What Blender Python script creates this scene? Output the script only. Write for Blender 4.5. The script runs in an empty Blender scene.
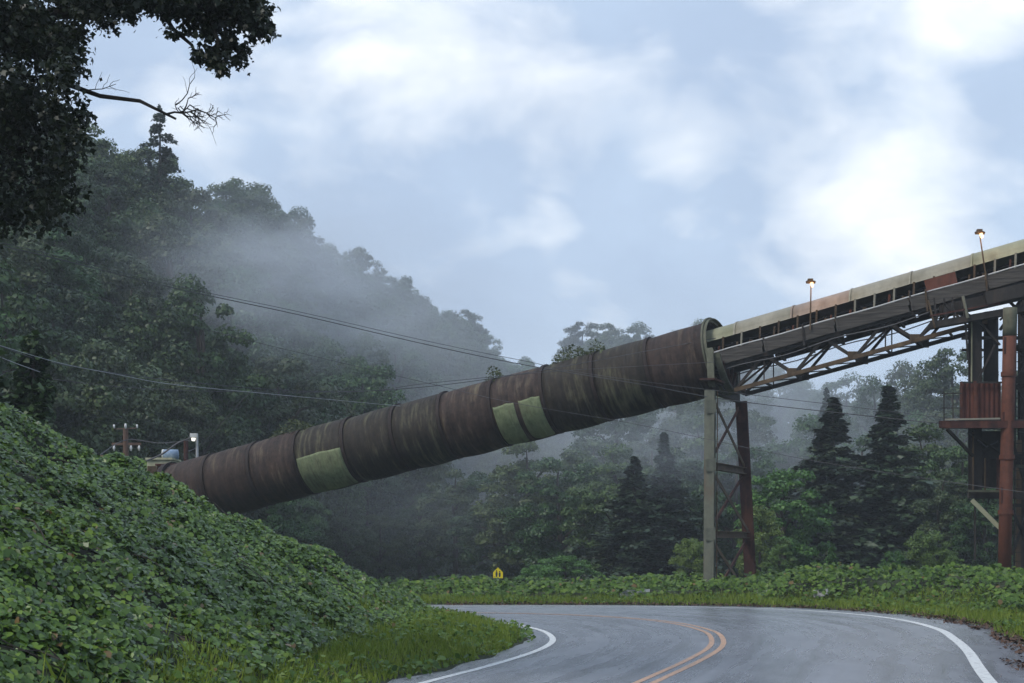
import bpy, math, random
import numpy as np
from mathutils import Vector, Matrix

R = math.radians
rng = np.random.default_rng(7)
random.seed(7)
S = bpy.context.scene
COL = S.collection

# ------------------------------------------------------------------ camera, sky, sun
F = 1600.0; YH = 545.0; HC = 1.8
cd = bpy.data.cameras.new('camera'); cam = bpy.data.objects.new('camera', cd); COL.objects.link(cam)
cam.location = (0, 0, HC); cam.rotation_euler = (R(90), 0, 0)
cd.sensor_width = 36; cd.lens = F / 1024 * 36; cd.shift_y = (YH - 341.5) / 1024
cd.clip_end = 5000; cd.clip_start = .1
S.camera = cam

W = bpy.data.worlds.new('World'); S.world = W; W.use_nodes = True
nt = W.node_tree; nt.nodes.clear()
def N(nt, t, **kw):
    n = nt.nodes.new(t)
    for k, v in kw.items():
        if k.startswith('i_'): n.inputs[k[2:].replace('_', ' ')].default_value = v
        else: setattr(n, k, v)
    return n
out = N(nt, 'ShaderNodeOutputWorld'); bg = N(nt, 'ShaderNodeBackground')
sky = N(nt, 'ShaderNodeTexSky', sky_type='NISHITA'); sky.sun_disc = False
SUN_EL, SUN_AZ = R(48), R(235)
sky.sun_elevation = SUN_EL; sky.sun_rotation = SUN_AZ; sky.air_density = 1.2
tc = N(nt, 'ShaderNodeTexCoord')
def wmath(op, a, b=None, clamp=False):
    n = N(nt, 'ShaderNodeMath', operation=op); n.use_clamp = clamp
    for i, v in enumerate((a, b)):
        if v is None: continue
        if isinstance(v, (int, float)): n.inputs[i].default_value = v
        else: nt.links.new(v, n.inputs[i])
    return n.outputs[0]
mp = N(nt, 'ShaderNodeMapping'); mp.inputs['Scale'].default_value = (1, 1, 1.7)
nt.links.new(tc.outputs['Generated'], mp.inputs[0])
n1 = N(nt, 'ShaderNodeTexNoise', i_Scale=9.0, i_Detail=8.0, i_Roughness=.55, i_Distortion=.3)
n2 = N(nt, 'ShaderNodeTexNoise', i_Scale=2.6, i_Detail=4.0, i_Roughness=.5)
nt.links.new(mp.outputs[0], n1.inputs[0]); nt.links.new(mp.outputs[0], n2.inputs[0])
lobes = None
for (a, e, w, g) in [(-.05, .33, .08, .8), (.10, .243, .026, .6), (.008, .245, .025, .45), (.245, .222, .055, 1.0),
                     (.30, .35, .06, .55), (.21, .31, .05, .45), (-.195, .24, .03, .5), (-.30, .23, .05, .3),
                     (.03,.22,.03,.35), (-.12,.33,.05,.5), (.17, .17, .04, .25)]:
    d = Vector((a, 1, e)).normalized()
    vd = N(nt, 'ShaderNodeVectorMath', operation='DISTANCE'); nt.links.new(tc.outputs['Generated'], vd.inputs[0])
    vd.inputs[1].default_value = d
    q = wmath('DIVIDE', vd.outputs['Value'], w * 1.25)
    q = wmath('MULTIPLY', q, q); q = wmath('MULTIPLY', q, -1.0); q = wmath('EXPONENT', q)
    q = wmath('MULTIPLY', q, g)
    lobes = q if lobes is None else wmath('MAXIMUM', lobes, q)
cl = wmath('MULTIPLY', wmath('SUBTRACT', n1.outputs[0], .36), 4.2, True)
bright = wmath('MULTIPLY', wmath('SUBTRACT', wmath('ADD', wmath('MULTIPLY', lobes, .45), n1.outputs[0]), .60), 2.9, True)
n3 = N(nt, 'ShaderNodeTexNoise', i_Scale=5.0, i_Detail=9.0, i_Roughness=.6, i_Distortion=.15); nt.links.new(mp.outputs[0], n3.inputs[0])
dark = None
for (a, e, w) in ((.13, .30, .10), (.02, .27, .07), (-.1, .2, .08), (.3, .26, .04)):
    d = Vector((a, 1, e)).normalized(); vd = N(nt, 'ShaderNodeVectorMath', operation='DISTANCE'); nt.links.new(tc.outputs['Generated'], vd.inputs[0]); vd.inputs[1].default_value = d
    q = wmath('DIVIDE', vd.outputs['Value'], w); q = wmath('EXPONENT', wmath('MULTIPLY', wmath('MULTIPLY', q, q), -1.0))
    dark = q if dark is None else wmath('MAXIMUM', dark, q)
gen = wmath('MULTIPLY', wmath('SUBTRACT', wmath('ADD', wmath('MULTIPLY', n3.outputs[0], .65), wmath('MULTIPLY', n2.outputs[0], .35)), .36), 3.4, True)
gen = wmath('MULTIPLY', gen, wmath('SUBTRACT', 1.0, wmath('MULTIPLY', dark, .75)))
bright = wmath('MULTIPLY', bright, wmath('SUBTRACT', 1.0, wmath('MULTIPLY', dark, .35)))
cr = N(nt, 'ShaderNodeMix', data_type='RGBA')      # grey-blue sheet <-> violet-grey belly
cr.inputs[6].default_value = (.325, .41, .555, 1); cr.inputs[7].default_value = (.47, .58, .73, 1)
nt.links.new(gen, cr.inputs[0])
cr2 = N(nt, 'ShaderNodeMix', data_type='RGBA'); cr2.inputs[7].default_value = (1.0, 1.0, .98, 1)
nt.links.new(cr.outputs[2], cr2.inputs[6]); nt.links.new(bright, cr2.inputs[0])
mixs = N(nt, 'ShaderNodeMix', data_type='RGBA'); mixs.inputs[0].default_value = .9
sk = N(nt, 'ShaderNodeMix', data_type='RGBA', blend_type='MULTIPLY'); sk.inputs[0].default_value = 1
sk.inputs[7].default_value = (1, 1, 1, 1)
nt.links.new(sky.outputs[0], sk.inputs[6])
# sky texture at strength .1, cloud sheet in the same units
ten = N(nt, 'ShaderNodeMix', data_type='RGBA', blend_type='MULTIPLY'); ten.inputs[0].default_value = 1
ten.inputs[7].default_value = (10, 10, 10, 1); ten.clamp_result = False
nt.links.new(cr2.outputs[2], ten.inputs[6])
nt.links.new(sk.outputs[2], mixs.inputs[6]); nt.links.new(ten.outputs[2], mixs.inputs[7])
nt.links.new(mixs.outputs[2], bg.inputs[0]); bg.inputs[1].default_value = .1
nt.links.new(bg.outputs[0], out.inputs[0])

sd = bpy.data.lights.new('sun', 'SUN'); sd.energy = 1.7; sd.angle = R(18); sd.color = (1, .95, .88)
so = bpy.data.objects.new('sun', sd); COL.objects.link(so)
dirv = Vector((math.sin(SUN_AZ) * math.cos(SUN_EL), math.cos(SUN_AZ) * math.cos(SUN_EL), math.sin(SUN_EL)))
so.rotation_euler = dirv.to_track_quat('Z', 'Y').to_euler()
S.view_settings.view_transform = 'Standard'; S.view_settings.look = 'None'
S.view_settings.exposure = 0.62; S.view_settings.gamma = 1
S.cycles.volume_bounces = 1; S.cycles.max_bounces = 6; S.cycles.diffuse_bounces = 2
S.cycles.transparent_max_bounces = 8
S.cycles.volume_step_rate = 2.0; S.cycles.volume_max_steps = 48

# ------------------------------------------------------------------ helpers
def at(px, y, d):
    return Vector(((px - 512) / F * d, d, HC - (y - YH) / F * d))
def sstep(a, b, x):
    t = np.clip((x - a) / (b - a), 0, 1); return t * t * (3 - 2 * t)
_perm = rng.random((256, 256))
def vnoise(x, y):
    xi = np.floor(x).astype(int); yi = np.floor(y).astype(int)
    fx = x - xi; fy = y - yi; fx = fx * fx * (3 - 2 * fx); fy = fy * fy * (3 - 2 * fy)
    g = lambda i, j: _perm[i & 255, j & 255]
    return (g(xi, yi) * (1 - fx) + g(xi + 1, yi) * fx) * (1 - fy) + (g(xi, yi + 1) * (1 - fx) + g(xi + 1, yi + 1) * fx) * fy
def fbm(x, y, o=4):
    s = 0; a = .5
    for k in range(o):
        s = s + a * vnoise(x * 2 ** k + 17.3 * k, y * 2 ** k + 5.1 * k); a *= .5
    return s

ORG = {}
def tag(o, label=None, cat=None, group=None, kind=None):
    if label: o['label'] = label
    if cat: o['category'] = cat
    if group: o['group'] = group
    if kind: o['kind'] = kind
    return o
def empty(name, loc, label, cat, group=None):
    o = bpy.data.objects.new(name, None); COL.objects.link(o); o.location = loc; o.empty_display_size = .3
    ORG[o.name] = Vector(loc)
    return tag(o, label, cat, group)
def link(name, me, mat, parent=None, org=None):
    o = bpy.data.objects.new(name, me); COL.objects.link(o)
    if mat: me.materials.append(mat)
    if parent:
        o.parent = parent; ORG[o.name] = ORG[parent.name]
    else:
        ORG[o.name] = Vector(org or (0, 0, 0)); o.location = ORG[o.name]
    return o

class MB:
    def __init__(s): s.v = []; s.f = []; s.sm = False
    def add(s, vs, fs):
        b = len(s.v); s.v += [Vector(v) for v in vs]; s.f += [tuple(i + b for i in f) for f in fs]; return s
    def box(s, c, sx, sy, sz, ax=None):
        """ax: (ux,uy,uz) unit vectors"""
        ux, uy, uz = ax or (Vector((1, 0, 0)), Vector((0, 1, 0)), Vector((0, 0, 1)))
        c = Vector(c); vs = []
        for k in (-.5, .5):
            for j in (-.5, .5):
                for i in (-.5, .5): vs.append(c + ux * i * sx + uy * j * sy + uz * k * sz)
        return s.add(vs, [(0, 2, 3, 1), (4, 5, 7, 6), (0, 1, 5, 4), (2, 6, 7, 3), (0, 4, 6, 2), (1, 3, 7, 5)])
    def beam(s, a, b, w, h=None, up=(0, 0, 1)):
        h = h or w; a = Vector(a); b = Vector(b); u = (b - a); L = u.length; u.normalize()
        up = Vector(up)
        if abs(u.dot(up)) > .98: up = Vector((0, 1, 0))
        n = u.cross(up).normalized(); z = n.cross(u).normalized()
        return s.box((a + b) / 2, L, w, h, (u, n, z))
    def hbeam(s, a, b, w, d, t=.035, side=(0, 1, 0)):
        """H section: flanges of width w, depth d along 'side'"""
        a = Vector(a); b = Vector(b); u = (b - a); L = u.length; u.normalize()
        q = Vector(side); q = (q - u * q.dot(u)).normalized(); p = q.cross(u).normalized(); c = (a + b) / 2
        s.box(c + q * (d / 2 - t / 2), L, w, t, (u, p, q)); s.box(c - q * (d / 2 - t / 2), L, w, t, (u, p, q))
        s.box(c, L, t, d - 2 * t - .002, (u, p, q)); return s
    def tube(s, pts, rs, n=8, cap=True):
        pts = [Vector(p) for p in pts]
        if isinstance(rs, (int, float)): rs = [rs] * len(pts)
        b0 = len(s.v); prev = None
        for i, p in enumerate(pts):
            t = (pts[min(i + 1, len(pts) - 1)] - pts[max(i - 1, 0)]).normalized()
            if prev is None: a = t.orthogonal().normalized()
            else: a = (prev - t * prev.dot(t)).normalized()
            prev = a; c = t.cross(a)
            for k in range(n):
                th = 2 * math.pi * k / n; s.v.append(p + (a * math.cos(th) + c * math.sin(th)) * rs[i])
        for i in range(len(pts) - 1):
            for k in range(n):
                q = b0 + i * n; s.f.append((q + k, q + (k + 1) % n, q + n + (k + 1) % n, q + n + k))
        if cap:
            s.f.append(tuple(b0 + k for k in reversed(range(n)))); q = b0 + (len(pts) - 1) * n
            s.f.append(tuple(q + k for k in range(n)))
        return s
    def build(s, name, mat, parent=None, smooth=False, org=None):
        o = Vector((0, 0, 0))
        if parent: o = ORG[parent.name]
        elif org is not None: o = Vector(org)
        me = bpy.data.meshes.new(name); me.from_pydata([v - o for v in s.v], [], s.f); me.update()
        if smooth: me.polygons.foreach_set('use_smooth', [True] * len(me.polygons))
        return link(name, me, mat, parent, org)

def poly_mesh(name, V, K, mat_idx=None):
    """V: (n*K,3) array, n polygons of K vertices"""
    n = len(V) // K; me = bpy.data.meshes.new(name)
    me.vertices.add(n * K); me.vertices.foreach_set('co', np.ascontiguousarray(V, dtype=np.float32).ravel())
    me.loops.add(n * K); me.loops.foreach_set('vertex_index', np.arange(n * K, dtype=np.int32))
    me.polygons.add(n); me.polygons.foreach_set('loop_start', (np.arange(n) * K).astype(np.int32))
    me.update(calc_edges=True); return me
LEAF = np.array([(0, 0, 0), (.32, .28, .05), (.36, .62, .02), (0, 1.0, -.12), (-.36, .62, .02), (-.32, .28, .05)])
LOBED = np.array([(0, 0, 0), (.24, .2, .04), (.5, .45, -.02), (.22, .6, .05), (0, 1.0, -.1), (-.22, .6, .05), (-.5, .45, -.02), (-.24, .2, .04)])
CARD = np.array([(0, 0, 0), (.4, .35, .04), (.1, 1., -.1), (-.42, .55, .02)])
BLADE = np.array([(-.06, 0, 0), (.06, 0, 0), (.0, 1, .25)])
def leaf_cloud(P, Nn, size, shape=LEAF, tilt=.5, g=rng, updir=None):
    n = len(P)
    Nn = Nn + g.normal(0, tilt, (n, 3)); Nn /= np.linalg.norm(Nn, axis=1)[:, None] + 1e-9
    t = g.normal(0, 1, (n, 3)) if updir is None else updir + g.normal(0, .35, (n, 3))
    t -= Nn * (t * Nn).sum(1)[:, None]; t /= np.linalg.norm(t, axis=1)[:, None] + 1e-9
    b = np.cross(Nn, t); sz = size * g.uniform(.45, 1.6, n)
    sh = shape - np.array([0, .4, 0])
    V = P[:, None, :] + sz[:, None, None] * (sh[None, :, 0, None] * b[:, None, :] + sh[None, :, 1, None] * t[:, None, :] + sh[None, :, 2, None] * Nn[:, None, :])
    return V.reshape(-1, 3)

# ------------------------------------------------------------------ materials
def mat(name):
    m = bpy.data.materials.new(name); m.use_nodes = True; t = m.node_tree
    p = t.nodes['Principled BSDF']; return m, t, p
def ramp(t, fac, stops):
    r = N(t, 'ShaderNodeValToRGB'); el = r.color_ramp.elements
    while len(el) < len(stops): el.new(.5)
    for e, (pos, c) in zip(el, stops): e.position = pos; e.color = (*c, 1)
    t.links.new(fac, r.inputs[0]); return r.outputs[0]
def noise(t, scale, detail=4, rough=.55, coord='Object', sc=(1, 1, 1)):
    c = N(t, 'ShaderNodeTexCoord'); m = N(t, 'ShaderNodeMapping'); m.inputs['Scale'].default_value = sc
    n = N(t, 'ShaderNodeTexNoise', i_Scale=scale, i_Detail=float(detail), i_Roughness=rough)
    t.links.new(c.outputs[coord], m.inputs[0]); t.links.new(m.outputs[0], n.inputs[0]); return n.outputs[0]
def mixc(t, fac, a, b, bt='MIX'):
    m = N(t, 'ShaderNodeMix', data_type='RGBA', blend_type=bt)
    for i, v in ((0, fac), (6, a), (7, b)):
        if isinstance(v, (int, float)): m.inputs[i].default_value = v
        elif isinstance(v, tuple): m.inputs[i].default_value = (*v, 1)
        else: t.links.new(v, m.inputs[i])
    return m.outputs[2]
def mth(t, op, a, b=0, clamp=False):
    n = N(t, 'ShaderNodeMath', operation=op); n.use_clamp = clamp
    for i, v in enumerate((a, b)):
        if isinstance(v, (int, float)): n.inputs[i].default_value = v
        else: t.links.new(v, n.inputs[i])
    return n.outputs[0]
def foliage(name, c1, c2, c3=None, rough=.5, spec=.35, nsc=.35, objvar=.5, trans=.15):
    m, t, p = mat(name)
    g = N(t, 'ShaderNodeNewGeometry'); oi = N(t, 'ShaderNodeObjectInfo')
    f = mth(t, 'ADD', mth(t, 'MULTIPLY', g.outputs['Random Per Island'], .55), mth(t, 'MULTIPLY', noise(t, nsc, 3), .45))
    base = ramp(t, f, [(.15, c1), (.55, c2), (.95, c3 or c2)])
    if name.startswith('kudzu'):
      dead = mth(t, 'GREATER_THAN', mth(t, 'FRACT', mth(t, 'MULTIPLY', g.outputs['Random Per Island'], 91.7)), .988)
      base = mixc(t, dead, base, (c2[1] * 1.1, c2[1] * .75, c2[1] * .3))
    if objvar:
        h = N(t, 'ShaderNodeHueSaturation')
        t.links.new(mth(t, 'ADD', mth(t, 'MULTIPLY', oi.outputs['Random'], .07), .465), h.inputs['Hue'])
        r2 = mth(t, 'FRACT', mth(t, 'MULTIPLY', oi.outputs['Random'], 37.7))
        t.links.new(mth(t, 'ADD', mth(t, 'MULTIPLY', r2, objvar * 1.5), 1 - objvar * .7), h.inputs['Value'])
        t.links.new(base, h.inputs['Color']); base = h.outputs[0]
    t.links.new(base, p.inputs['Base Color']); p.inputs['Roughness'].default_value = rough
    p.inputs['Specular IOR Level'].default_value = spec
    if trans:
        tr = N(t, 'ShaderNodeBsdfTranslucent'); t.links.new(base, tr.inputs[0])
        ms = N(t, 'ShaderNodeMixShader'); ms.inputs[0].default_value = trans
        o = t.nodes['Material Output']
        t.links.new(p.outputs[0], ms.inputs[1]); t.links.new(tr.outputs[0], ms.inputs[2]); t.links.new(ms.outputs[0], o.inputs[0])
    return m
def plain(name, stops, scale=3, rough=.8, sc=(1, 1, 1), spec=.3, metal=0, bump=0, detail=6):
    m, t, p = mat(name); n = noise(t, scale, detail, .6, sc=sc)
    t.links.new(ramp(t, n, stops), p.inputs['Base Color']); p.inputs['Roughness'].default_value = rough
    p.inputs['Specular IOR Level'].default_value = spec; p.inputs['Metallic'].default_value = metal
    if bump:
        b = N(t, 'ShaderNodeBump', i_Strength=bump, i_Distance=.03); t.links.new(n, b.inputs['Height']); t.links.new(b.outputs[0], p.inputs['Normal'])
    return m

M = {}
M['kudzu'] = foliage('kudzu_leaf', (.024, .052, .008), (.072, .14, .018), (.2, .29, .04), rough=.38, spec=.4, nsc=.7, objvar=0, trans=.2)
M['kudzu_far'] = foliage('kudzu_leaf_band', (.03, .065, .01), (.07, .135, .018), (.17, .24, .035), rough=.5, spec=.25, nsc=.6, objvar=0, trans=.2)
M['grass'] = foliage('grass_blade', (.095, .15, .016), (.165, .23, .028), (.25, .28, .06), rough=.6, spec=.2, nsc=.8, objvar=0, trans=.25)
M['forest'] = foliage('forest_leaf', (.02, .043, .012), (.042, .082, .02), (.09, .14, .034), nsc=.22)
M['forest2'] = foliage('forest_leaf_dull', (.022, .04, .016), (.044, .072, .026), (.08, .108, .042), nsc=.22)
M['conifer'] = foliage('conifer_needle', (.014, .03, .016), (.026, .05, .024), (.05, .075, .034), objvar=.3, trans=.05)
M['young'] = foliage('young_leaf', (.05, .10, .018), (.085, .155, .028), (.13, .21, .04), objvar=.25, trans=.2)
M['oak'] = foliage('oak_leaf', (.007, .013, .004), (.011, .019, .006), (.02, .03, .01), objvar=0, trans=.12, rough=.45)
M['vine'] = foliage('vine_leaf', (.012, .026, .008), (.026, .055, .014), (.08, .14, .025), objvar=0)
M['bark'] = plain('bark', [(.3, (.03, .025, .02)), (.7, (.075, .062, .05))], 6, .9, (1, 1, .25), bump=.4)
M['soil'] = plain('ground_soil', [(.3, (.012, .018, .007)), (.5, (.022, .03, .011)), (.7, (.03, .03, .016))], .7, .95, detail=8)
M['floor'] = plain('forest_floor', [(.3, (.012, .018, .008)), (.7, (.028, .036, .016))], .2, .95)
M['debris'] = plain('leaf_litter', [(.3, (.045, .025, .018)), (.7, (.11, .065, .045))], 5, .9)
M['dirt'] = plain('gravel_track', [(.3, (.12, .115, .11)), (.7, (.2, .19, .18))], 2, .9)

def rust(name, dark, mid, pale, fade=.6, scale=1.1, streak=(2.6, 2.6, .35), rough=.75, thr=.55, hoop=False):
    m, t, p = mat(name)
    if hoop:      # streaks run round the tube, fine ribs across its axis
        c0 = N(t, 'ShaderNodeTexCoord'); dt = N(t, 'ShaderNodeVectorMath', operation='DOT_PRODUCT'); dt.inputs[1].default_value = (.9157, -.3453, .2055)
        t.links.new(c0.outputs['Object'], dt.inputs[0]); sx = N(t, 'ShaderNodeSeparateXYZ'); t.links.new(c0.outputs['Object'], sx.inputs[0])
        cb = N(t, 'ShaderNodeCombineXYZ'); t.links.new(mth(t, 'MULTIPLY', dt.outputs['Value'], 4.5), cb.inputs[0])
        t.links.new(mth(t, 'MULTIPLY', mth(t, 'SUBTRACT', sx.outputs[2], mth(t, 'MULTIPLY', dt.outputs['Value'], .21)), .75), cb.inputs[1])
        nz = N(t, 'ShaderNodeTexNoise', i_Scale=scale, i_Detail=9.0, i_Roughness=.68); t.links.new(cb.outputs[0], nz.inputs[0]); a = nz.outputs[0]
        rib = mth(t, 'SINE', mth(t, 'MULTIPLY', dt.outputs['Value'], 48))
    else: a = noise(t, scale, 8, .65, sc=streak)
    b = noise(t, 5, 6, .7); c = noise(t, .55, 3)
    col = ramp(t, mth(t, 'ADD', mth(t, 'MULTIPLY', a, .6), mth(t, 'MULTIPLY', b, .4)), [(.36, dark), (.62, mid)])
    f = mth(t, 'MULTIPLY', mth(t, 'SUBTRACT', mth(t, 'ADD', mth(t, 'MULTIPLY', a, .65), mth(t, 'MULTIPLY', c, .35)), thr), 7, True)
    col = mixc(t, mth(t, 'MULTIPLY', f, fade), col, pale)
    t.links.new(col, p.inputs['Base Color']); p.inputs['Roughness'].default_value = rough
    p.inputs['Specular IOR Level'].default_value = .3
    bp = N(t, 'ShaderNodeBump', i_Strength=.6 if hoop else .5, i_Distance=.05)
    t.links.new(mth(t, 'ADD', mth(t, 'MULTIPLY', a, 1.5), mth(t, 'MULTIPLY', rib, .12)) if hoop else a, bp.inputs['Height']); t.links.new(bp.outputs[0], p.inputs['Normal'])
    return m
M['tube'] = rust('rusted_tube', (.010, .007, .006), (.058, .036, .028), (.14, .12, .075), fade=.7, thr=.53, hoop=True)
M['tube_dark'] = rust('rusted_tube_dark', (.009, .008, .006), (.038, .029, .021), (.13, .13, .07), fade=.8, thr=.51, hoop=True)
M['ring'] = rust('rusted_ring', (.012, .008, .007), (.032, .02, .017), (.06, .045, .03), fade=.2)
M['rim'] = rust('rim_steel', (.05, .05, .035), (.12, .125, .085), (.1, .05, .03), fade=.5)
M['panel'] = rust('pale_green_panel', (.09, .115, .06), (.25, .285, .155), (.05, .045, .03), fade=.85, scale=1.4, thr=.49, hoop=True)
M['steel_pale'] = rust('weathered_grey_steel', (.085, .09, .07), (.16, .165, .125), (.11, .065, .04), fade=.8, thr=.52)
M['steel_red'] = rust('dark_red_rusted_steel', (.022, .01, .009), (.085, .028, .02), (.14, .06, .03), fade=.6, streak=(2, 2, .5), thr=.51)
M['steel_orange'] = rust('orange_red_rusted_steel', (.065, .022, .014), (.15, .052, .03), (.035, .02, .016), fade=.8, thr=.5)
M['steel_dark'] = rust('dark_steel', (.016, .014, .013), (.04, .034, .03), (.09, .05, .03), fade=.3)
M['steel_brown'] = rust('brown_rusted_steel', (.045, .03, .018), (.115, .075, .042), (.17, .12, .06), fade=.5)
M['plank'] = plain('weathered_side_board', [(.3, (.03, .027, .026)), (.5, (.06, .055, .05)), (.72, (.1, .09, .08))], 3, .9, (.35, .35, 6), bump=.6, detail=9)
M['rail'] = plain('pale_rail_paint', [(.3, (.4, .4, .4)), (.7, (.62, .62, .6))], 3, .6)
def hoodmat(n, c):
    d = tuple(x * .72 for x in c); return rust(n, d, c, (.16, .11, .07), fade=.35, thr=.6, rough=.55)
M['hood_yellow'] = hoodmat('yellow_green_hood', (.27, .27, .18))
M['hood_beige'] = hoodmat('beige_hood', (.28, .26, .2))
M['hood_pink'] = hoodmat('pinkish_hood', (.29, .225, .18))
M['belt'] = plain('belt_rubber', [(.3, (.012, .012, .012)), (.7, (.025, .025, .025))], 4, .8)
M['white_box'] = plain('chalky_white_paint', [(.35, (.45, .46, .44)), (.7, (.7, .7, .68))], 3, .7)
M['cream_box'] = plain('stained_cream_paint', [(.35, (.3, .3, .2)), (.7, (.48, .47, .33))], 3, .8)
M['blue'] = plain('faded_blue_paint', [(.35, (.12, .2, .33)), (.7, (.35, .42, .5))], 5, .6)
M['wood_pole'] = plain('pole_wood', [(.3, (.09, .055, .04)), (.7, (.16, .1, .075))], 4, .9, (1, 1, .1))
M['wire'] = plain('cable', [(.3, (.05, .05, .055)), (.7, (.09, .09, .1))], 4, .6)
M['wire_pale'] = plain('bare_cable', [(.3, (.3, .31, .32)), (.7, (.42, .43, .45))], 4, .4)
M['porcelain'] = plain('porcelain', [(.3, (.5, .5, .5)), (.7, (.65, .65, .65))], 4, .3)
M['sign_yellow'] = plain('sign_yellow', [(.3, (.8, .62, .01)), (.7, (.86, .7, .02))], 2, .45)
M['sign_black'] = plain('sign_black', [(.3, (.02, .02, .02)), (.7, (.03, .03, .03))], 2, .5)
M['galv'] = plain('galvanised_steel', [(.3, (.3, .31, .31)), (.7, (.5, .51, .52))], 3, .45, metal=.3)
def glow(name, c, s):
    m, t, p = mat(name); p.inputs['Base Color'].default_value = (*c, 1)
    p.inputs['Emission Color'].default_value = (*c, 1); p.inputs['Emission Strength'].default_value = s; return m
M['lamp_glow'] = glow('warm_lamp_glow', (1, .58, .28), 1.2)
M['lamp_white'] = glow('white_lamp_glow', (1, .96, .85), .8)

# asphalt
m, t, p = mat('asphalt'); M['asphalt'] = m
a = noise(t, 60, 3, .7); b = noise(t, .35, 5, .6); c2 = noise(t, 1.6, 6, .6, sc=(1, .4, 1))
col = ramp(t, mth(t, 'ADD', mth(t, 'MULTIPLY', a, .35), mth(t, 'MULTIPLY', c2, .65)), [(.32, (.1, .108, .13)), (.68, (.18, .19, .215))])
vo = N(t, 'ShaderNodeTexVoronoi', feature='DISTANCE_TO_EDGE', i_Scale=.55)
tcn = N(t, 'ShaderNodeTexCoord'); wn = N(t, 'ShaderNodeTexNoise', i_Scale=1.2, i_Detail=5.0)
va = N(t, 'ShaderNodeVectorMath', operation='ADD'); t.links.new(tcn.outputs['Object'], wn.inputs[0])
t.links.new(tcn.outputs['Object'], va.inputs[0]); t.links.new(wn.outputs['Color'], va.inputs[1]); t.links.new(va.outputs[0], vo.inputs['Vector'])
crack = mth(t, 'MULTIPLY', mth(t, 'LESS_THAN', vo.outputs['Distance'], .006), mth(t, 'GREATER_THAN', b, .52))
col = mixc(t, mth(t, 'MULTIPLY', crack, .6), col, (.03, .03, .035))
t.links.new(col, p.inputs['Base Color'])
at_ = N(t, 'ShaderNodeAttribute', attribute_name='cross'); al = N(t, 'ShaderNodeAttribute', attribute_name='along')
cb = N(t, 'ShaderNodeCombineXYZ'); t.links.new(mth(t, 'MULTIPLY', at_.outputs['Fac'], 26), cb.inputs[0]); t.links.new(mth(t, 'MULTIPLY', al.outputs['Fac'], .12), cb.inputs[1])
ln = N(t, 'ShaderNodeTexNoise', i_Scale=1.0, i_Detail=5.0, i_Roughness=.6); t.links.new(cb.outputs[0], ln.inputs[0])
wheel = mth(t, 'POWER', mth(t, 'ABSOLUTE', mth(t, 'SINE', mth(t, 'MULTIPLY', at_.outputs['Fac'], 12.57))), 3)
tone = mth(t, 'ADD', mth(t, 'MULTIPLY', ln.outputs[0], .75), mth(t, 'MULTIPLY', wheel, .12))
mul = N(t, 'ShaderNodeVectorMath', operation='SCALE'); t.links.new(col, mul.inputs[0]); t.links.new(mth(t, 'ADD', tone, .62), mul.inputs['Scale'])
t.links.new(mul.outputs[0], p.inputs['Base Color'])
t.links.new(mth(t, 'ADD', mth(t, 'MULTIPLY', ln.outputs[0], .34), .1), p.inputs['Roughness']); p.inputs['Specular IOR Level'].default_value = .5
bp = N(t, 'ShaderNodeBump', i_Strength=.35, i_Distance=.006); t.links.new(a, bp.inputs['Height']); t.links.new(bp.outputs[0], p.inputs['Normal'])
def paint(name, c, wear):
    m, t, p = mat(name); n = noise(t, 9, 8, .7); n3 = noise(t, 70, 2)
    f = mth(t, 'MULTIPLY', mth(t, 'SUBTRACT', mth(t, 'ADD', mth(t, 'MULTIPLY', n, .7), mth(t, 'MULTIPLY', n3, .3)), wear), 8, True)
    t.links.new(mixc(t, f, c, (.1, .1, .11)), p.inputs['Base Color']); p.inputs['Roughness'].default_value = .5; return m
M['paint_white'] = paint('road_paint_white', (.6, .61, .6), .52)
M['paint_yellow'] = paint('road_paint_yellow', (.46, .27, .16), .49)

# ------------------------------------------------------------------ road curves (ground metres)
def catmull(P, n=14):
    P = np.array(P, float); Q = []
    for i in range(len(P) - 1):
        p0 = P[max(i - 1, 0)]; p1 = P[i]; p2 = P[i + 1]; p3 = P[min(i + 2, len(P) - 1)]
        for k in range(n):
            t = k / n; Q.append(.5 * ((2 * p1) + (-p0 + p2) * t + (2 * p0 - 5 * p1 + 4 * p2 - p3) * t * t + (-p0 + 3 * p1 - 3 * p2 + p3) * t ** 3))
    Q.append(P[-1]); return np.array(Q)
OUT = catmull([(-4.5, -30), (-1.5, -14), (1.4, 0), (3.9, 10), (6.25, 20.9), (7.7, 27), (8.5, 30.8), (9.1, 34.2), (9.35, 38.2), (8.9, 41.6), (7.6, 44.7), (5.4, 46.4), (2.6, 47.1), (-.4, 47.2), (-4, 46.9), (-9, 46.2), (-18, 45.2), (-34, 45), (-60, 48)])
YEL = catmull([(-12, -30), (-8, -14), (-4, 0), (-1.1, 10), (1.85, 20.9), (2.9, 24.8), (3.65, 28), (4.05, 30.8), (4.2, 33.4), (3.95, 36.4), (3.35, 38.6), (2.4, 40.3), (1.2, 41.6), (-.8, 42.5), (-4.5, 42.7), (-9, 42.2), (-18, 41.4), (-34, 41), (-60, 44)])
INN = catmull([(-16, -30), (-12, -14), (-7.2, 0), (-4.1, 10), (-1.15, 20.9), (-.4, 23.6), (.3, 26.6), (.68, 29), (.78, 31.2), (.6, 33.8), (.05, 36.2), (-.7, 37.7), (-2.2, 38.7), (-4.5, 39), (-7.5, 38.8), (-11, 38.3), (-18, 37.9), (-34, 37.5), (-60, 40)])
def resample(P, n):
    d = np.r_[0, np.cumsum(np.linalg.norm(np.diff(P, axis=0), axis=1))]; s = np.linspace(0, d[-1], n)
    return np.c_[np.interp(s, d, P[:, 0]), np.interp(s, d, P[:, 1])]
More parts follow.
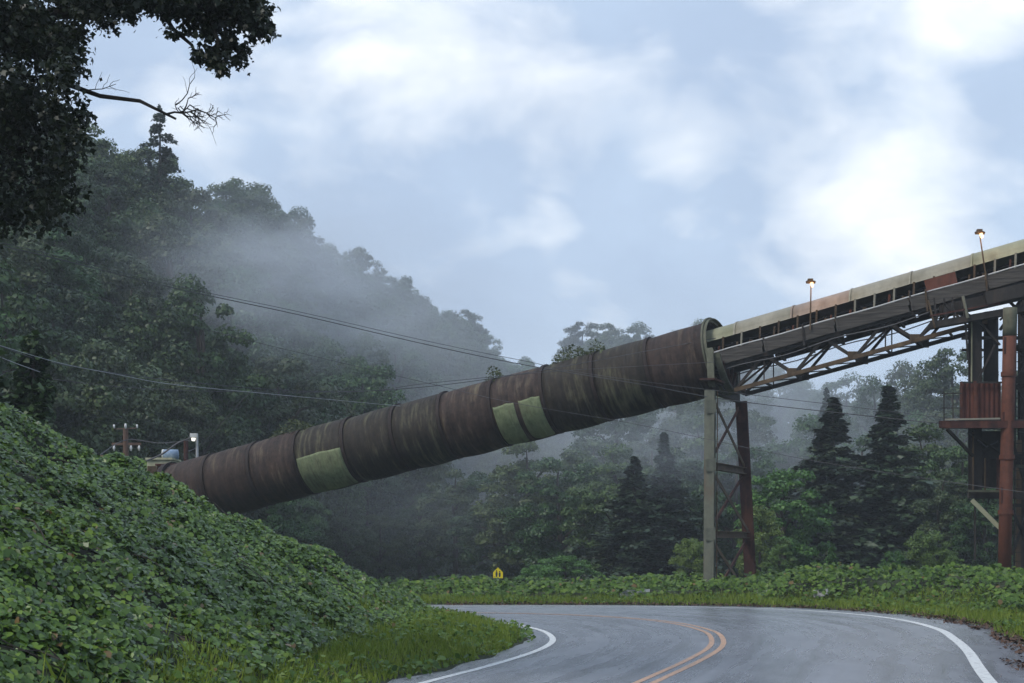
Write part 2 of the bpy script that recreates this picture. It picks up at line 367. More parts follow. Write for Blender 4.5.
def normals(P):
    T = np.gradient(P, axis=0); T /= np.linalg.norm(T, axis=1)[:, None]; return np.c_[T[:, 1], -T[:, 0]]   # right of travel = outside
def strip(name, A, B, z, m, nx=1, kind='structure', ragged=0):
    n = len(A); mb = MB()
    for i in range(n):
        for j in range(nx + 1):
            q = A[i] * (1 - j / nx) + B[i] * (j / nx); mb.v.append(Vector((q[0], q[1], z)))
    for i in range(n - 1):
        for j in range(nx):
            a = i * (nx + 1) + j; mb.f.append((a, a + 1, a + nx + 2, a + nx + 1))
    o = mb.build(name, m); tag(o, kind=kind)
    L = np.r_[0, np.cumsum(np.linalg.norm(np.diff(A + B, axis=0), axis=1))] / 2
    for nm, arr in (('cross', np.tile(np.arange(nx + 1) / nx, n)), ('along', np.repeat(L, nx + 1))):
        at2 = o.data.attributes.new(nm, 'FLOAT', 'POINT'); at2.data.foreach_set('value', arr.astype(np.float32))
    return o
def off(P, d): return P + normals(P) * d
n_ = 420
O2 = resample(OUT, n_); I2 = resample(INN, n_); Y2 = resample(YEL, n_)
rg = vnoise(np.linspace(0, 90, n_), np.zeros(n_)) * .35 + vnoise(np.linspace(0, 300, n_), np.ones(n_)) * .15
edgeO = O2 + normals(O2) * (.85 + rg)[:, None]; edgeI = I2 - normals(I2) * (.3 + rg * .6)[:, None]
strip('road', edgeI, edgeO, 0, M['asphalt'], 8)
strip('road_marking', off(O2, -.09), off(O2, .09), .004, M['paint_white'])
strip('road_marking', off(I2, -.06), off(I2, .06), .004, M['paint_white'])
strip('road_marking', off(Y2, -.045), off(Y2, .055), .004, M['paint_yellow'])
strip('road_marking', off(Y2, -.26), off(Y2, -.165), .004, M['paint_yellow'])

def sdist(x, y, P):
    """distance to polyline P (positive outside = right of travel)"""
    x = np.asarray(x, float).ravel(); y = np.asarray(y, float).ravel(); Nn = normals(P); best = np.full(len(x), 1e9); sg = np.zeros(len(x))
    Q = P[::4]; Nq = Nn[::4]
    for s in range(0, len(x), 20000):
        dx = x[s:s + 20000, None] - Q[None, :, 0]; dy = y[s:s + 20000, None] - Q[None, :, 1]
        dd = dx * dx + dy * dy; k = dd.argmin(1); r = np.arange(len(k))
        perp = dx[r, k] * Nq[k, 0] + dy[r, k] * Nq[k, 1]
        d = np.sqrt(dd[r, k]); use = np.where(d < 3, np.abs(perp), d)
        best[s:s + 20000] = use; sg[s:s + 20000] = np.sign(perp)
    return best * sg

# ------------------------------------------------------------------ terrain
def crestY(x): return np.interp(x, [-40, -20, -14, -9.6, -7.5, -5.76, -3.6, -2.0], [20, 24, 27, 29.6, 31.6, 34.3, 36.3, 37.4])
def hill(x, y):
    xf = -4.1 + .0625 * np.minimum(y, 38)
    pl = .21 + .565 * (xf - x)
    pl = np.where(pl > 5.5, 5.5 + (pl - 5.5) * .75, pl)
    back = pl - .95 * (y - crestY(x))
    k = .35; h = np.clip(.5 + .5 * (back - pl) / k, 0, 1); z = back * (1 - h) + pl * h - k * h * (1 - h)
    return z
def H(x, y):
    x = np.asarray(x, float); y = np.asarray(y, float); sh = x.shape
    s = sdist(x, y, O2).reshape(sh); si = -sdist(x, y, I2).reshape(sh)     # si>0 inside of bend
    z = np.full(sh, -.02)
    z = z - 1.6 * sstep(62, 100, y) 
    outside = s > 0
    # verge and kudzu band outside of the bend
    hb = np.interp(x, [-20, -3, 3, 8, 11, 15], [.1, .12, .16, .36, .62, .72])
    bump = fbm(x * .55, y * .55, 3) - .45
    band = sstep(2.6, 4.4, s) * (hb + bump * .75) * (1 - .85 * sstep(6, 13, s))
    z = np.where(outside, z + .1 * sstep(.9, 2.2, s) + band * (y > 5), z)
    # kudzu hill inside the bend
    hl = hill(x, y)
    verge = .22 * sstep(.35, 1.8, si)
    inside = (si > 0) & (s < 0)
    hz = np.maximum(hl + (fbm(x * .75 + 9, y * .75, 3) - .47) * .55 * np.clip(hl - .2, 0, 1) - .08, verge)
    z = np.where(inside, z + hz * sstep(.3, 1.4, si), z)
    # mound that carries the low end of the conveyor
    dm = np.hypot((x + 19) / 9.5, (y - 66) / 8)
    z = z + 5.0 * (1 - sstep(.35, 1.15, dm))
    return z
xs = np.unique(np.r_[-900, -600, -400, -250, -160, -110, -80, -60, np.arange(-45, -24, 1.5), np.arange(-24, 24, .33), np.arange(24, 45, 1.5), 60, 80, 110, 160, 250, 400, 600, 900])
ys = np.unique(np.r_[-300, -120, -60, np.arange(-40, 8, 1.5), np.arange(8, 64, .33), np.arange(64, 100, 1.5), np.arange(100, 200, 10), 250, 350, 500, 800, 1300])
X, Y = np.meshgrid(xs, ys); Z = H(X, Y)
nx_, ny_ = len(xs), len(ys)
me = bpy.data.meshes.new('ground')
idx = (np.arange(ny_ - 1)[:, None] * nx_ + np.arange(nx_ - 1)[None, :]).ravel()
me.from_pydata(np.c_[X.ravel(), Y.ravel(), Z.ravel()].tolist(), [], np.c_[idx, idx + 1, idx + nx_ + 1, idx + nx_].tolist()); me.update()
me.polygons.foreach_set('use_smooth', [True] * len(me.polygons))
tag(link('ground', me, M['soil']), kind='structure')

def px2xy(px, d): return np.array([(px - 512) / F * d, d])
class Slope:
    def __init__(s, foot, crest, tree):
        s.fp = np.array([[(p - 512) / F * d, d, -1.7] for p, d in foot], float)
        s.cp = np.array([[(p - 512) / F * d, d, HC - (y - YH) / F * d - tree] for p, y, d in crest], float)
        s.n = len(s.fp)
    def pos(s, u, v):
        u = np.asarray(u, float); v = np.asarray(v, float)
        k = u * (s.n - 1); f = np.stack([np.interp(k, np.arange(s.n), s.fp[:, i]) for i in range(3)], -1)
        c = np.stack([np.interp(k, np.arange(s.n), s.cp[:, i]) for i in range(3)], -1)
        vv = np.clip(v, 0, 1)[..., None]; P = f * (1 - vv) + c * vv
        P[..., 2] += (np.sin(vv[..., 0] * math.pi) * (fbm(u * 14, v * 4, 3) - .4) * 12)
        o = np.clip(v - 1, 0, 1)[..., None]; dirv = (c - f); dirv[..., 2] = 0
        P = P + dirv * o; P[..., 2] -= o[..., 0] * (c[..., 2] - f[..., 2]) * 1.05
        return P
    def mesh(s, nu=60, nv=34):
        u, v = np.meshgrid(np.linspace(0, 1, nu), np.linspace(-.03, 1.95, nv)); P = s.pos(u, v).reshape(-1, 3)
        i = (np.arange(nv - 1)[:, None] * nu + np.arange(nu - 1)[None, :]).ravel()
        me = bpy.data.meshes.new('hills'); me.from_pydata(P.tolist(), [], np.c_[i, i + 1, i + nu + 1, i + nu].tolist()); me.update()
        me.polygons.foreach_set('use_smooth', [True] * len(me.polygons)); tag(link('hills', me, M['floor']), kind='structure')
LEFT = Slope([(-420, 62), (-150, 68), (0, 76), (120, 84), (210, 94), (300, 112), (390, 138), (460, 175), (510, 225), (560, 320)],
             [(-420, 60, 115), (-150, 85, 125), (0, 112, 138), (110, 148, 152), (200, 178, 170), (275, 214, 192), (350, 254, 222), (425, 300, 262), (490, 345, 305), (560, 395, 360)], 12)
RIGHT = Slope([(455, 185), (520, 150), (580, 128), (650, 120), (730, 116), (810, 112), (900, 108), (1000, 104), (1120, 98), (1350, 90)],
              [(440, 400, 330), (510, 370, 310), (575, 332, 290), (650, 326, 275), (715, 338, 262), (790, 392, 240), (870, 392, 225), (950, 392, 212), (1080, 372, 200), (1350, 330, 190)], 12)
LEFT.mesh(); RIGHT.mesh()

# distant bit of road / track
def flat_strip(name, pts, w, m, lift=.03):
    P = resample(catmull(pts), 60); A = off(P, -w / 2); B = off(P, w / 2)
    mb = MB()
    for i in range(60):
        for q in (A[i], B[i]):
            mb.v.append(Vector((q[0], q[1], float(H(np.array([q[0]]), np.array([q[1]]))[0]) + lift)))
    for i in range(59): mb.f.append((2 * i, 2 * i + 1, 2 * i + 3, 2 * i + 2))
    tag(mb.build(name, m), kind='structure')
flat_strip('path', [(-30, 96), (-14, 101), (-6, 106), (-1.5, 112), (-.2, 122), (-1.5, 136)], 3.4, M['dirt'])

# ------------------------------------------------------------------ ground cover (stuff)
def scatter(n, x0, x1, y0, y1, g=rng): return g.uniform(x0, x1, n), g.uniform(y0, y1, n)
def hnorm(x, y):
    e = .15; gx = (H(x + e, y) - H(x - e, y)) / (2 * e); gy = (H(x, y + e) - H(x, y - e)) / (2 * e)
    n = np.c_[-gx, -gy, np.ones(len(x))]; return n / np.linalg.norm(n, axis=1)[:, None]
# kudzu on the hill
x, y = scatter(680000, -17, -1.6, 9, 41)
keep = (x / y > -.46) | (rng.random(len(x)) < .25)
x, y = x[keep], y[keep]
si = -sdist(x, y, I2); hl = hill(x, y)
dens = np.clip((hl - .2) / .3, 0, 1) * (si > .7) * np.where(y < crestY(x) + 2.5, 1, .2)
clump = fbm(x * 1.3, y * 1.3, 3)
keep = rng.random(len(x)) < dens * np.clip(.3 + (clump - .33) * 3.2, .12, 1)
x, y = x[keep], y[keep]; clump = clump[keep]
nn = hnorm(x, y); z = H(x, y) + rng.uniform(0, .14, len(x)) + (fbm(x * 1.7 + 3, y * 1.7, 3) - .36) * .78
P = np.c_[x, y, z]
bias = nn * .7 + np.array([0.1, -.35, .75])
V = leaf_cloud(P, bias, .082, LEAF, .5, updir=np.array([.35, -.6, -.3]))
o = link('kudzu', poly_mesh('kudzu', V, 6), M['kudzu']); tag(o, 'dense kudzu leaves blanketing the steep bank left of the road', 'vines', kind='stuff')
mb = MB(); gs = np.random.default_rng(44)
for i in range(150):
    x0 = gs.uniform(-11, -3.5); y0 = gs.uniform(13, 36); a_ = gs.uniform(-.9, .5); pts = []
    for k in range(9):
        pts.append((x0, y0)); a_ += gs.normal(0, .35); x0 += math.cos(a_) * .22; y0 += math.sin(a_) * .22
    A_ = np.array(pts); zz_ = H(A_[:, 0], A_[:, 1]); 
    if zz_.min() < .35: continue
    mb.tube([Vector((p[0], p[1], z_ + .12 + .1 * math.sin(k * .8))) for k, (p, z_) in enumerate(zip(pts, zz_))], .009, 4)
o = mb.build('vine_stems', M['bark']); tag(o, 'thin brown vine stems trailing among the kudzu leaves', 'vines', kind='stuff')
# kudzu band beyond the road
x, y = scatter(360000, -30, 34, 10, 66)
s = sdist(x, y, O2); keep = (s > 2.5) & (s < 17) & (rng.random(len(x)) < np.where(s < 9, 1, .45)); x, y, s = x[keep], y[keep], s[keep]
keep = ~((np.hypot((x + 19) / 9.5, (y - 66) / 8) < 1.0) & (y > 60)); x, y, s = x[keep], y[keep], s[keep]
z = H(x, y) + rng.uniform(-.05, .16, len(x)) + (fbm(x * 1.1 + 3, y * 1.1, 3) - .36) * 1.1
bias = hnorm(x, y) * .6 + np.array([0, -.3, .6])
V = leaf_cloud(np.c_[x, y, z], bias, .135, LEAF, .5, updir=np.array([0, -.6, -.3]))
o = link('kudzu', poly_mesh('kudzu_band', V, 6), M['kudzu_far']); tag(o, 'low kudzu mounds in a band along the far side of the road', 'vines', kind='stuff')
# leaves over the mound under the low end of the tube
x, y = scatter(60000, -30, -8, 57, 76); keep = np.hypot((x + 19) / 9.5, (y - 66) / 8) < 1.25; x, y = x[keep], y[keep]
z = H(x, y) + rng.uniform(-.05, .15, len(x)) + (fbm(x * 1.1 + 3, y * 1.1, 3) - .4) * .7
V = leaf_cloud(np.c_[x, y, z], hnorm(x, y) * .6 + np.array([0, -.3, .6]), .2, LEAF, .5)
o = link('kudzu', poly_mesh('kudzu_mound', V, 6), M['kudzu_far']); tag(o, 'kudzu covering the mound beneath the low end of the tube', 'vines', kind='stuff')
# grass verges
x, y = scatter(330000, -8, 20, 6, 50)
s = sdist(x, y, O2); si = -sdist(x, y, I2); hl = hill(x, y)
rim = .9 + rng.random(len(x)) * .35 + (vnoise(x * 2, y * 2)) * .35
k1 = (s > rim) & (s < 3.6) & (y > 9)
k2 = (si > .45 + vnoise(x * 2, y * 2) * .3) & (s < 0) & (hl < .55 + rng.random(len(x)) * .3)
keep = (k1 | k2) & (rng.random(len(x)) < 1); x, y = x[keep], y[keep]; 
hgt = .09 + .13 * fbm(x * 1.5, y * 1.5, 2)
z = H(x, y)
Nn = rng.normal(0, 1, (len(x), 3)); Nn[:, 2] *= .2
V = leaf_cloud(np.c_[x, y, z + .06], Nn, hgt * 1.5, BLADE, .1, updir=np.array([0, 0, 1.0]))
o = link('grass', poly_mesh('grass', V, 3), M['grass']); tag(o, 'short rough grass on the verges beside the road', 'grass', kind='stuff')
# broad-leaf weeds in the verge
x, y = scatter(90000, -8, 20, 8, 50); s = sdist(x, y, O2); si = -sdist(x, y, I2); hl = hill(x, y)
keep = ((s > 1.2) & (s < 4)) | ((si > .35) & (s < 0) & (hl < .5)); keep &= fbm(x * 1.1 + 40, y * 1.1, 2) > .36
x, y = x[keep], y[keep]; z = H(x, y) + rng.uniform(.04, .2, len(x))
V = leaf_cloud(np.c_[x, y, z], np.tile([0, -.3, 1.], (len(x), 1)), .08, LEAF, .5)
o = link('weeds', poly_mesh('weeds', V, 6), M['kudzu_far']); tag(o, 'low broad leaved weeds mixed into the roadside grass', 'weeds', kind='stuff')
# leaf litter at right road edge
x, y = scatter(90000, -2, 13, 14, 50); s = sdist(x, y, O2)
c_ = vnoise(x * 1.2, y * 1.2) * .8 + rng.random(len(x)) * .35; keep = (s > .75 - .35 * (c_ > .85)) & (s < 1.15 + .45 * c_) & (c_ > .42)
x, y = x[keep], y[keep]
V = leaf_cloud(np.c_[x, y, rng.uniform(.01, .05, len(x)) + .05 * sstep(.9, 1.6, s[keep])], np.tile([0, 0, 1.], (len(x), 1)), .07, CARD, .35)
o = link('leaf_litter', poly_mesh('leaf_litter', V, 4), M['debris']); tag(o, 'brown dead leaves and debris washed along the outer road edge', 'leaf litter', kind='stuff')

# ------------------------------------------------------------------ trees
def crown_pts(g, h, r, base, nclump, ncard, squash=1.0):
    cz = (h + base) / 2; rz = (h - base) / 2; C = []
    while len(C) < nclump:
        p = g.uniform(-1, 1, 3); q = np.linalg.norm(p)
        if q < 1 and (q > .45 or g.random() < .25):
            w = 1 - .35 * max(p[2], 0) ** 2 
            C.append((p[0] * r * w, p[1] * r * w, cz + p[2] * rz))
    C = np.array(C); cr = r * g.uniform(.6, 1.15, nclump) * (1.55 / nclump ** .42)
    k = g.integers(0, nclump, ncard); d = g.normal(0, 1, (ncard, 3)); d[:, 2] = np.abs(d[:, 2]) * .9 - .25; d /= np.linalg.norm(d, axis=1)[:, None]
    rad = cr[k] * g.uniform(.55, 1.08, ncard)
    P = C[k] + d * rad[:, None] * np.array([1, 1, .85]); Nn = d + np.array([0, 0, .35]); return P, Nn, C
def trunk_mb(h, r0, C, g, nl=7, x0=0):
    mb = MB(); pts = [Vector((x0 + math.sin(i * .9) * .12 * r0 * i, math.cos(i * 1.3) * .1 * r0 * i, -1.0 + (h * .85 + 1) * i / 6)) for i in range(7)]
    mb.tube(pts, [r0 * (1.15 - .15 * i) for i in range(7)], 7)
    for j in range(min(nl, len(C))):
        c = Vector(C[j]); a = Vector((0, 0, max(h * .22, min(c.z - h * .12, h * .7)))); mid = (a + c) / 2 + Vector((0, 0, .04 * h))
        mb.tube([a, mid, c], [r0 * .45, r0 * .28, r0 * .08], 5)
    return mb
PROTO = {}
def proto(key, mk): PROTO[key] = mk()
def broad(seed, h, r, base, nclump, ncard, card, m, squash=1):
    g = np.random.default_rng(seed)
    P, Nn, C = crown_pts(g, h, r, base, nclump, ncard)
    V = leaf_cloud(P, Nn, card, CARD, .55, g); me = poly_mesh('crown', V, 4); me.materials.append(m)
    tb = trunk_mb(h, .022 * h, C, g); tm = bpy.data.meshes.new('trunk'); tm.from_pydata(tb.v, [], tb.f); tm.materials.append(M['bark'])
    return me, tm
def conif(seed, h, r, ncard, card, m, nb=None, base=.06, p=.85, gap=0):
    g = np.random.default_rng(seed); nb = nb or int(h * 8); PP = []; ND = []; tb = MB(); tb.tube([(0, 0, -1), (0, 0, h * .5), (0, 0, h * .98)], [.016 * h + .05, .012 * h, .02], 7)
    per = ncard // nb
    for i in range(nb):
        f = base + (1 - base) * (i + g.random()) / nb; z = h * f; L = r * (1 - f) ** p * g.uniform(.6, 1.2) + .04; th = g.uniform(0, 6.283)
        if gap and g.random() < gap: continue
        tb.tube([(0, 0, z), (math.cos(th) * L * .9, math.sin(th) * L * .9, z + L * .05)], [.03 + .02 * L * .2, .01], 4, False)
        n = max(6, int(per * (.3 + 1.4 * L / r))); u = g.random(n) ** .7; wv = g.normal(0, .13 * L + .06, n) * (1.1 - u * .5)
        x = math.cos(th) * u * L - math.sin(th) * wv; y = math.sin(th) * u * L + math.cos(th) * wv
        zz = z + L * .12 * u - .32 * L * u * u + g.normal(0, .05 + .03 * L, n)
        PP.append(np.c_[x, y, zz]); ND.append(np.tile([math.cos(th) * .3, math.sin(th) * .3, 1.], (n, 1)))
    P = np.vstack(PP); V = leaf_cloud(P, np.vstack(ND), card, CARD, .45, g); me = poly_mesh('crown', V, 4); me.materials.append(m)
    tm = bpy.data.meshes.new('trunk'); tm.from_pydata(tb.v, [], tb.f); tm.materials.append(M['bark']); return me, tm
def plant(name, pr, loc, scale, rot, label, cat='tree', group=None, trunk=True):
    o = bpy.data.objects.new(name, None); COL.objects.link(o); o.location = loc; o.rotation_euler = (0, 0, rot)
    o.scale = scale if isinstance(scale, tuple) else (scale,) * 3
    tag(o, label, cat, group)
    c = bpy.data.objects.new('crown', pr[0]); COL.objects.link(c); c.parent = o
    if trunk: q = bpy.data.objects.new('trunk', pr[1]); COL.objects.link(q); q.parent = o
    return o
far = [broad(11, 14, 4.4, 2.0, 90, 21000, .215, M['forest']), broad(12, 15, 4.0, 2.0, 80, 20000, .215, M['forest']), broad(13, 13, 4.8, 1.8, 100, 23000, .215, M['forest2']),
       broad(14, 16, 4.2, 2.5, 80, 20000, .215, M['forest2']), broad(15, 14, 4.6, 1.6, 110, 24000, .205, M['forest'])]
farc = [conif(21, 17, 3.8, 9000, .3, M['conifer'], nb=110, p=1.0), conif(22, 15, 4.2, 8000, .3, M['conifer'], nb=100, p=1.0)]
def wood(slope, n, umin, umax, vmin, vmax, seed, label, group, nm='broadleaf_tree', sc=(.68, 1.05)):
    g = np.random.default_rng(seed); pts = []; tries = 0; D = 9.0
    while len(pts) < n and tries < 60000:
        tries += 1; u = g.uniform(umin, umax); v = g.uniform(vmin, vmax) if len(pts) > n * .28 else g.uniform(.9, 1.03); p = slope.pos(u, v)
        if abs(p[0]) / p[1] > .37: continue
        if tries % 3000 == 0: D *= .92
        if all((p[0] - q[0]) ** 2 + (p[1] - q[1]) ** 2 > (D * (.6 + p[1] / 400)) ** 2 for q, _ in pts): pts.append((p, v))
    for p, v in pts:
        con = g.random() < .07; s = g.uniform(*sc) * (.85 if con else 1)
        pr = farc[g.integers(2)] if con else far[g.integers(len(far))]
        plant('conifer' if con else nm, pr, (p[0], p[1], p[2] - .3), (s * g.uniform(.9, 1.15), s * g.uniform(.9, 1.15), s * g.uniform(.88, 1.12)), g.uniform(0, 6.28),
              (label[1] if con else label[0]), 'tree', (group + ', conifers') if con else group)
wood(LEFT, 200, 0, 1, .0, 1.04, 31, ('broadleaf tree in the wood covering the steep left mountainside', 'dark conifer among broadleaf trees on the left mountainside'), 'trees on the left mountainside')
wood(RIGHT, 90, 0, 1, .12, 1.04, 32, ('grey misty broadleaf tree on the ridge behind the conveyor tower', 'hazy conifer on the misty ridge behind the conveyor tower'), 'trees on the far right ridge')
# undergrowth filling the gaps
g = np.random.default_rng(5); PP = []
for sl, n in ((LEFT, 190000), (RIGHT, 80000)):
    u = g.random(n); v = g.uniform(-.02, 1.1, n); P = sl.pos(u, v); P[:, 2] += g.random(n) ** 1.5 * 4.0; PP.append(P)
P = np.vstack(PP); V = leaf_cloud(P, np.tile([0, -.4, 1.], (len(P), 1)), .34, CARD, .6)
o = link('undergrowth', poly_mesh('undergrowth', V, 4), M['forest2']); tag(o, 'dark leafy undergrowth beneath the forest trees', 'undergrowth', kind='stuff')

# nearer trees that can be told apart: (kind, px, y_top, d, rx scale, label)
near_b = [broad(41, 12, 3.5, .6, 90, 32000, .165, M['forest']), broad(42, 12, 3.1, .8, 80, 30000, .165, M['forest2']), broad(43, 12, 3.7, .5, 100, 34000, .165, M['forest'])]
near_c = [conif(51, 13, 3.4, 16000, .24, M['conifer'], nb=170, p=1.0), conif(52, 13.5, 3.2, 16000, .24, M['conifer'], nb=180, p=1.05)]
young_b = [broad(61, 6, 1.9, .3, 70, 16000, .12, M['young']), broad(62, 5, 2.2, .2, 70, 16000, .12, M['young'])]
young_c = conif(63, 3.2, 1.0, 4500, .13, M['young'], nb=60, p=.7)
def ground_z(x, y): return float(H(np.array([x]), np.array([y]))[0])
def put(name, pr, ph, px, ytop, d, wscale, label, cat='tree', group=None, rot=None):
    x = (px - 512) / F * d; z0 = ground_z(x, d); ztop = HC - (ytop - YH) / F * d; s = (ztop - z0) / ph
    return plant(name, pr, (x, d, z0 - .1), (s * wscale, s * wscale, s), random.uniform(0, 6.28) if rot is None else rot, label, cat, group)
put('conifer', near_c[0], 13, 833, 396, 88, 1.9, 'dark pointed conifer, left of the pair right of the tower')
put('conifer', near_c[1], 13.5, 889, 384, 86, 2.0, 'taller dark conifer, right of the pair right of the tower')
midg = 'dark trees standing behind the road under the tube'
mids = [(420, 500, 128, 0), (455, 470, 120, 1), (500, 462, 112, 2), (528, 448, 104, 0), (560, 452, 100, 2), (592, 436, 108, 1), (618, 452, 96, 0), (650, 428, 110, 2), (672, 448, 98, 1),
        (705, 424, 108, 0), (735, 440, 104, 2), (380, 512, 120, 2), (345, 500, 112, 1), (300, 492, 104, 0), (265, 478, 98, 2), (770, 432, 112, 1), (808, 425, 108, 0), (860, 428, 104, 2), (925, 432, 96, 0), (965, 440, 92, 2),
        (1003, 430, 94, 1), (1045, 420, 90, 0), (940, 470, 84, 1), (985, 480, 82, 0)]
mid_lab = ['misty tree low in the valley, left of the yellow sign', 'dark tree nearest left of the yellow sign', 'dark tree directly behind the yellow sign', 'broad dark tree rising over the gap right of the yellow sign',
 'round dark tree behind the yellow green bushes', 'tall dark tree behind the right side of the yellow green bushes', 'dark tree under the double green panel end of the tube', 'tall dark tree under the upper half of the tube',
 'dark tree left of the grey tower leg', 'tall misty tree seen through the legs of the tower', 'misty tree just right of the dark red tower leg', 'dim tree under the middle of the tube, right of the single green panel',
 'dim tree under the single green panel of the tube', 'tree showing just below the tube where it meets the kudzu bank', 'tree mostly hidden by the low end of the tube', 'misty tree behind the bright green young tree',
 'misty tree left of the left pointed conifer', 'misty tree in the gap between the two pointed conifers', 'dull tree right of the taller pointed conifer', 'tree left of the rusty balcony structure',
 'tree behind the rusty balcony structure', 'tree at the right edge behind the orange red leg', 'dark tree under the lower left of the rusty balcony', 'dark low tree beneath the rusty balcony beside the green brace']
for i, (px, yt, d, k) in enumerate(mids):
    yt -= 4
    put('broadleaf_tree', near_b[k], 12, px, yt, d, 1.15, mid_lab[i], 'tree', midg)
put('conifer', near_c[0], 13, 634, 455, 90, 2.0, 'dark conifer left of the grey tower leg, shorter of two', 'tree')
put('conifer', near_c[1], 13.5, 664, 432, 94, 1.8, 'dark conifer left of the grey tower leg, taller of two', 'tree')
put('young_tree', young_b[0], 6, 783, 462, 80, 1.15, 'bright green young tree just right of the riveted tower legs')
put('young_tree', young_b[0], 6, 760, 500, 76, .9, 'smaller light green tree showing between and beside the tower legs')
put('young_tree', young_b[1], 5, 690, 535, 78, .8, 'low pale green tree left of the grey tower leg')
put('young_tree', young_c, 3.2, 832, 545, 74, 1.1, 'small cone shaped green sapling in front of the dark conifers', 'sapling')
put('bush', young_b[1], 5, 928, 527, 72, .95, 'large light green bush right of the small cone sapling', 'bush')
put('bush', young_b[1], 5, 893, 548, 70, .8, 'small green bush between sapling and large light bush', 'bush')
put('bush', young_b[0], 6, 780, 540, 70, 1.0, 'dull green bush beside the dark red tower leg', 'bush')
put('bush', young_b[1], 5, 566, 553, 84, 1.7, 'yellow green bush right of the yellow sign, taller of two', 'bush')
put('bush', young_b[1], 5, 538, 562, 82, 1.5, 'yellow green bush nearest the yellow sign, lower of two', 'bush')
for i, (px, yt, lb) in enumerate([(955, 552, 'left of two rough shrubs beneath the rusty balcony'), (985, 560, 'low rough shrub nearest the foot of the orange red leg'), (640, 580, 'small shrub behind the kudzu left of the tower'),
                              (612, 584, 'smallest shrub just right of the yellow green bushes'), (860, 566, 'small shrub at the foot of the two pointed conifers')]):
    put('bush', young_b[i % 2], 6, px, yt, 66, 1.2, lb, 'bush', 'small shrubs behind the kudzu')
# spire trees on the left slope edge
put('conifer', conif(71, 4, 1.0, 8000, .13, M['vine'], nb=90, p=.55, base=.02), 4, 33, 334, 40, .8, 'vine smothered dark spire tree behind the crest of the kudzu bank')
put('conifer', conif(72, 3, .9, 5000, .13, M['vine'], nb=70, p=.6, base=.02), 3, -6, 358, 37, .8, 'vine covered stump of a tree at the left edge above the kudzu')
# tall thin pine on the ridge
pine = conif(73, 15, 3.9, 9000, .22, M['conifer'], nb=64, base=.2, p=.6, gap=.12)
p_ = at(160, 106, 142); plant('pine_tree', pine, (p_.x, p_.y, p_.z - 15), (1.0, 1.0, 1.0), 1.2, 'tall open pine tree standing above the ridge line against the sky', 'pine')

# ------------------------------------------------------------------ overhanging tree, upper left
OT = Vector((-11.2, 20.5, 0)); OT.z = ground_z(OT.x, OT.y) - .3
tr = empty('oak_tree', OT, 'big dark leafy tree overhanging the picture from the upper left corner', 'tree')
mb = MB(); mb.tube([OT, OT + Vector((.3, 0, 3)), OT + Vector((.5, -.1, 6)), OT + Vector((1.0, -.1, 9)), OT + Vector((1.2, .1, 12))], [.42, .36, .3, .22, .1], 12)
M['bark_dark'] = plain('dark_bark', [(.3, (.012, .01, .008)), (.7, (.03, .025, .02))], 6, .9, (1, 1, .25), bump=.4)
mb.build('trunk', M['bark_dark'], tr, True)
D0 = 20.0
def tw(mb, pts, r0, r1, n=6):
    k = len(pts); mb.tube(pts, [r0 + (r1 - r0) * i / (k - 1) for i in range(k)], n)
hub = OT + Vector((.5, -.1, 5.5))
limbs = [[hub, at(-60, 40, 20), at(10, 20, 19.8), at(80, 8, 19.6), at(150, -8, 19.5), at(205, 8, 19.4), at(245, 25, 19.4)],
         [hub, at(-40, 90, 20.4), at(20, 85, 20.3), at(60, 90, 20)], [hub, at(-40, 150, 20.6), at(30, 150, 20.6), at(60, 175, 20.8)],
         [hub + Vector((.3, 0, 2)), at(20, -60, 20.5), at(100, -70, 20), at(180, -45, 19.7), at(230, -15, 19.5)],
         [at(150, -8, 19.5), at(175, 28, 19.5), at(193, 47, 19.4), at(200, 66, 19.4)], [at(205, 8, 19.4), at(222, 40, 19.4), at(222, 66, 19.3)],
         [hub + Vector((0, 0, -1)), at(-30, 210, 20.4), at(15, 225, 20.4)]]
for L in limbs:
    mb = MB(); tw(mb, [L[0]] + [l + Vector(rng.normal(0, .03, 3)) for l in L[1:]], .11 if L[0].x < -8 else .035, .012); mb.build('branch', M['bark_dark'], tr, True)
# bare dead branch
mb = MB()
main = [at(40, 78, 20.2), at(72, 86, 20), at(100, 96, 19.8), at(140, 101, 19.6), at(158, 110, 19.5), at(176, 119, 19.5)]
tw(mb, main, .036, .014)
g = np.random.default_rng(9)
def twigs(mb, p, ang, L, depth, d):
    pts = [p]; a = ang
    for i in range(4):
        a += g.normal(0, .22); p = p + Vector((math.cos(a) * L / 4, g.normal(0, .03), math.sin(a) * L / 4)); pts.append(p)
    r = .004 + .004 * depth; tw(mb, pts, r, r * .5, 4)
    if depth > 0:
        for q in pts[1:]:
            for sgn in (-1, 1):
                if g.random() < .5: twigs(mb, q, a + sgn * g.uniform(.4, 1.0), L * g.uniform(.45, .7), depth - 1, d)
twigs(mb, at(167, 114, 19.5), .45, .38, 3, 0); twigs(mb, at(176, 105, 19.5), 1.35, .4, 1, 0); twigs(mb, at(180, 106, 19.5), -.7, .42, 1, 0)
twigs(mb, at(88, 90, 19.9), .5, .36, 1, 0); twigs(mb, at(178, 108, 19.5), -1.2, .35, 1, 0)
mb.build('dead_branch', M['bark_dark'], tr)
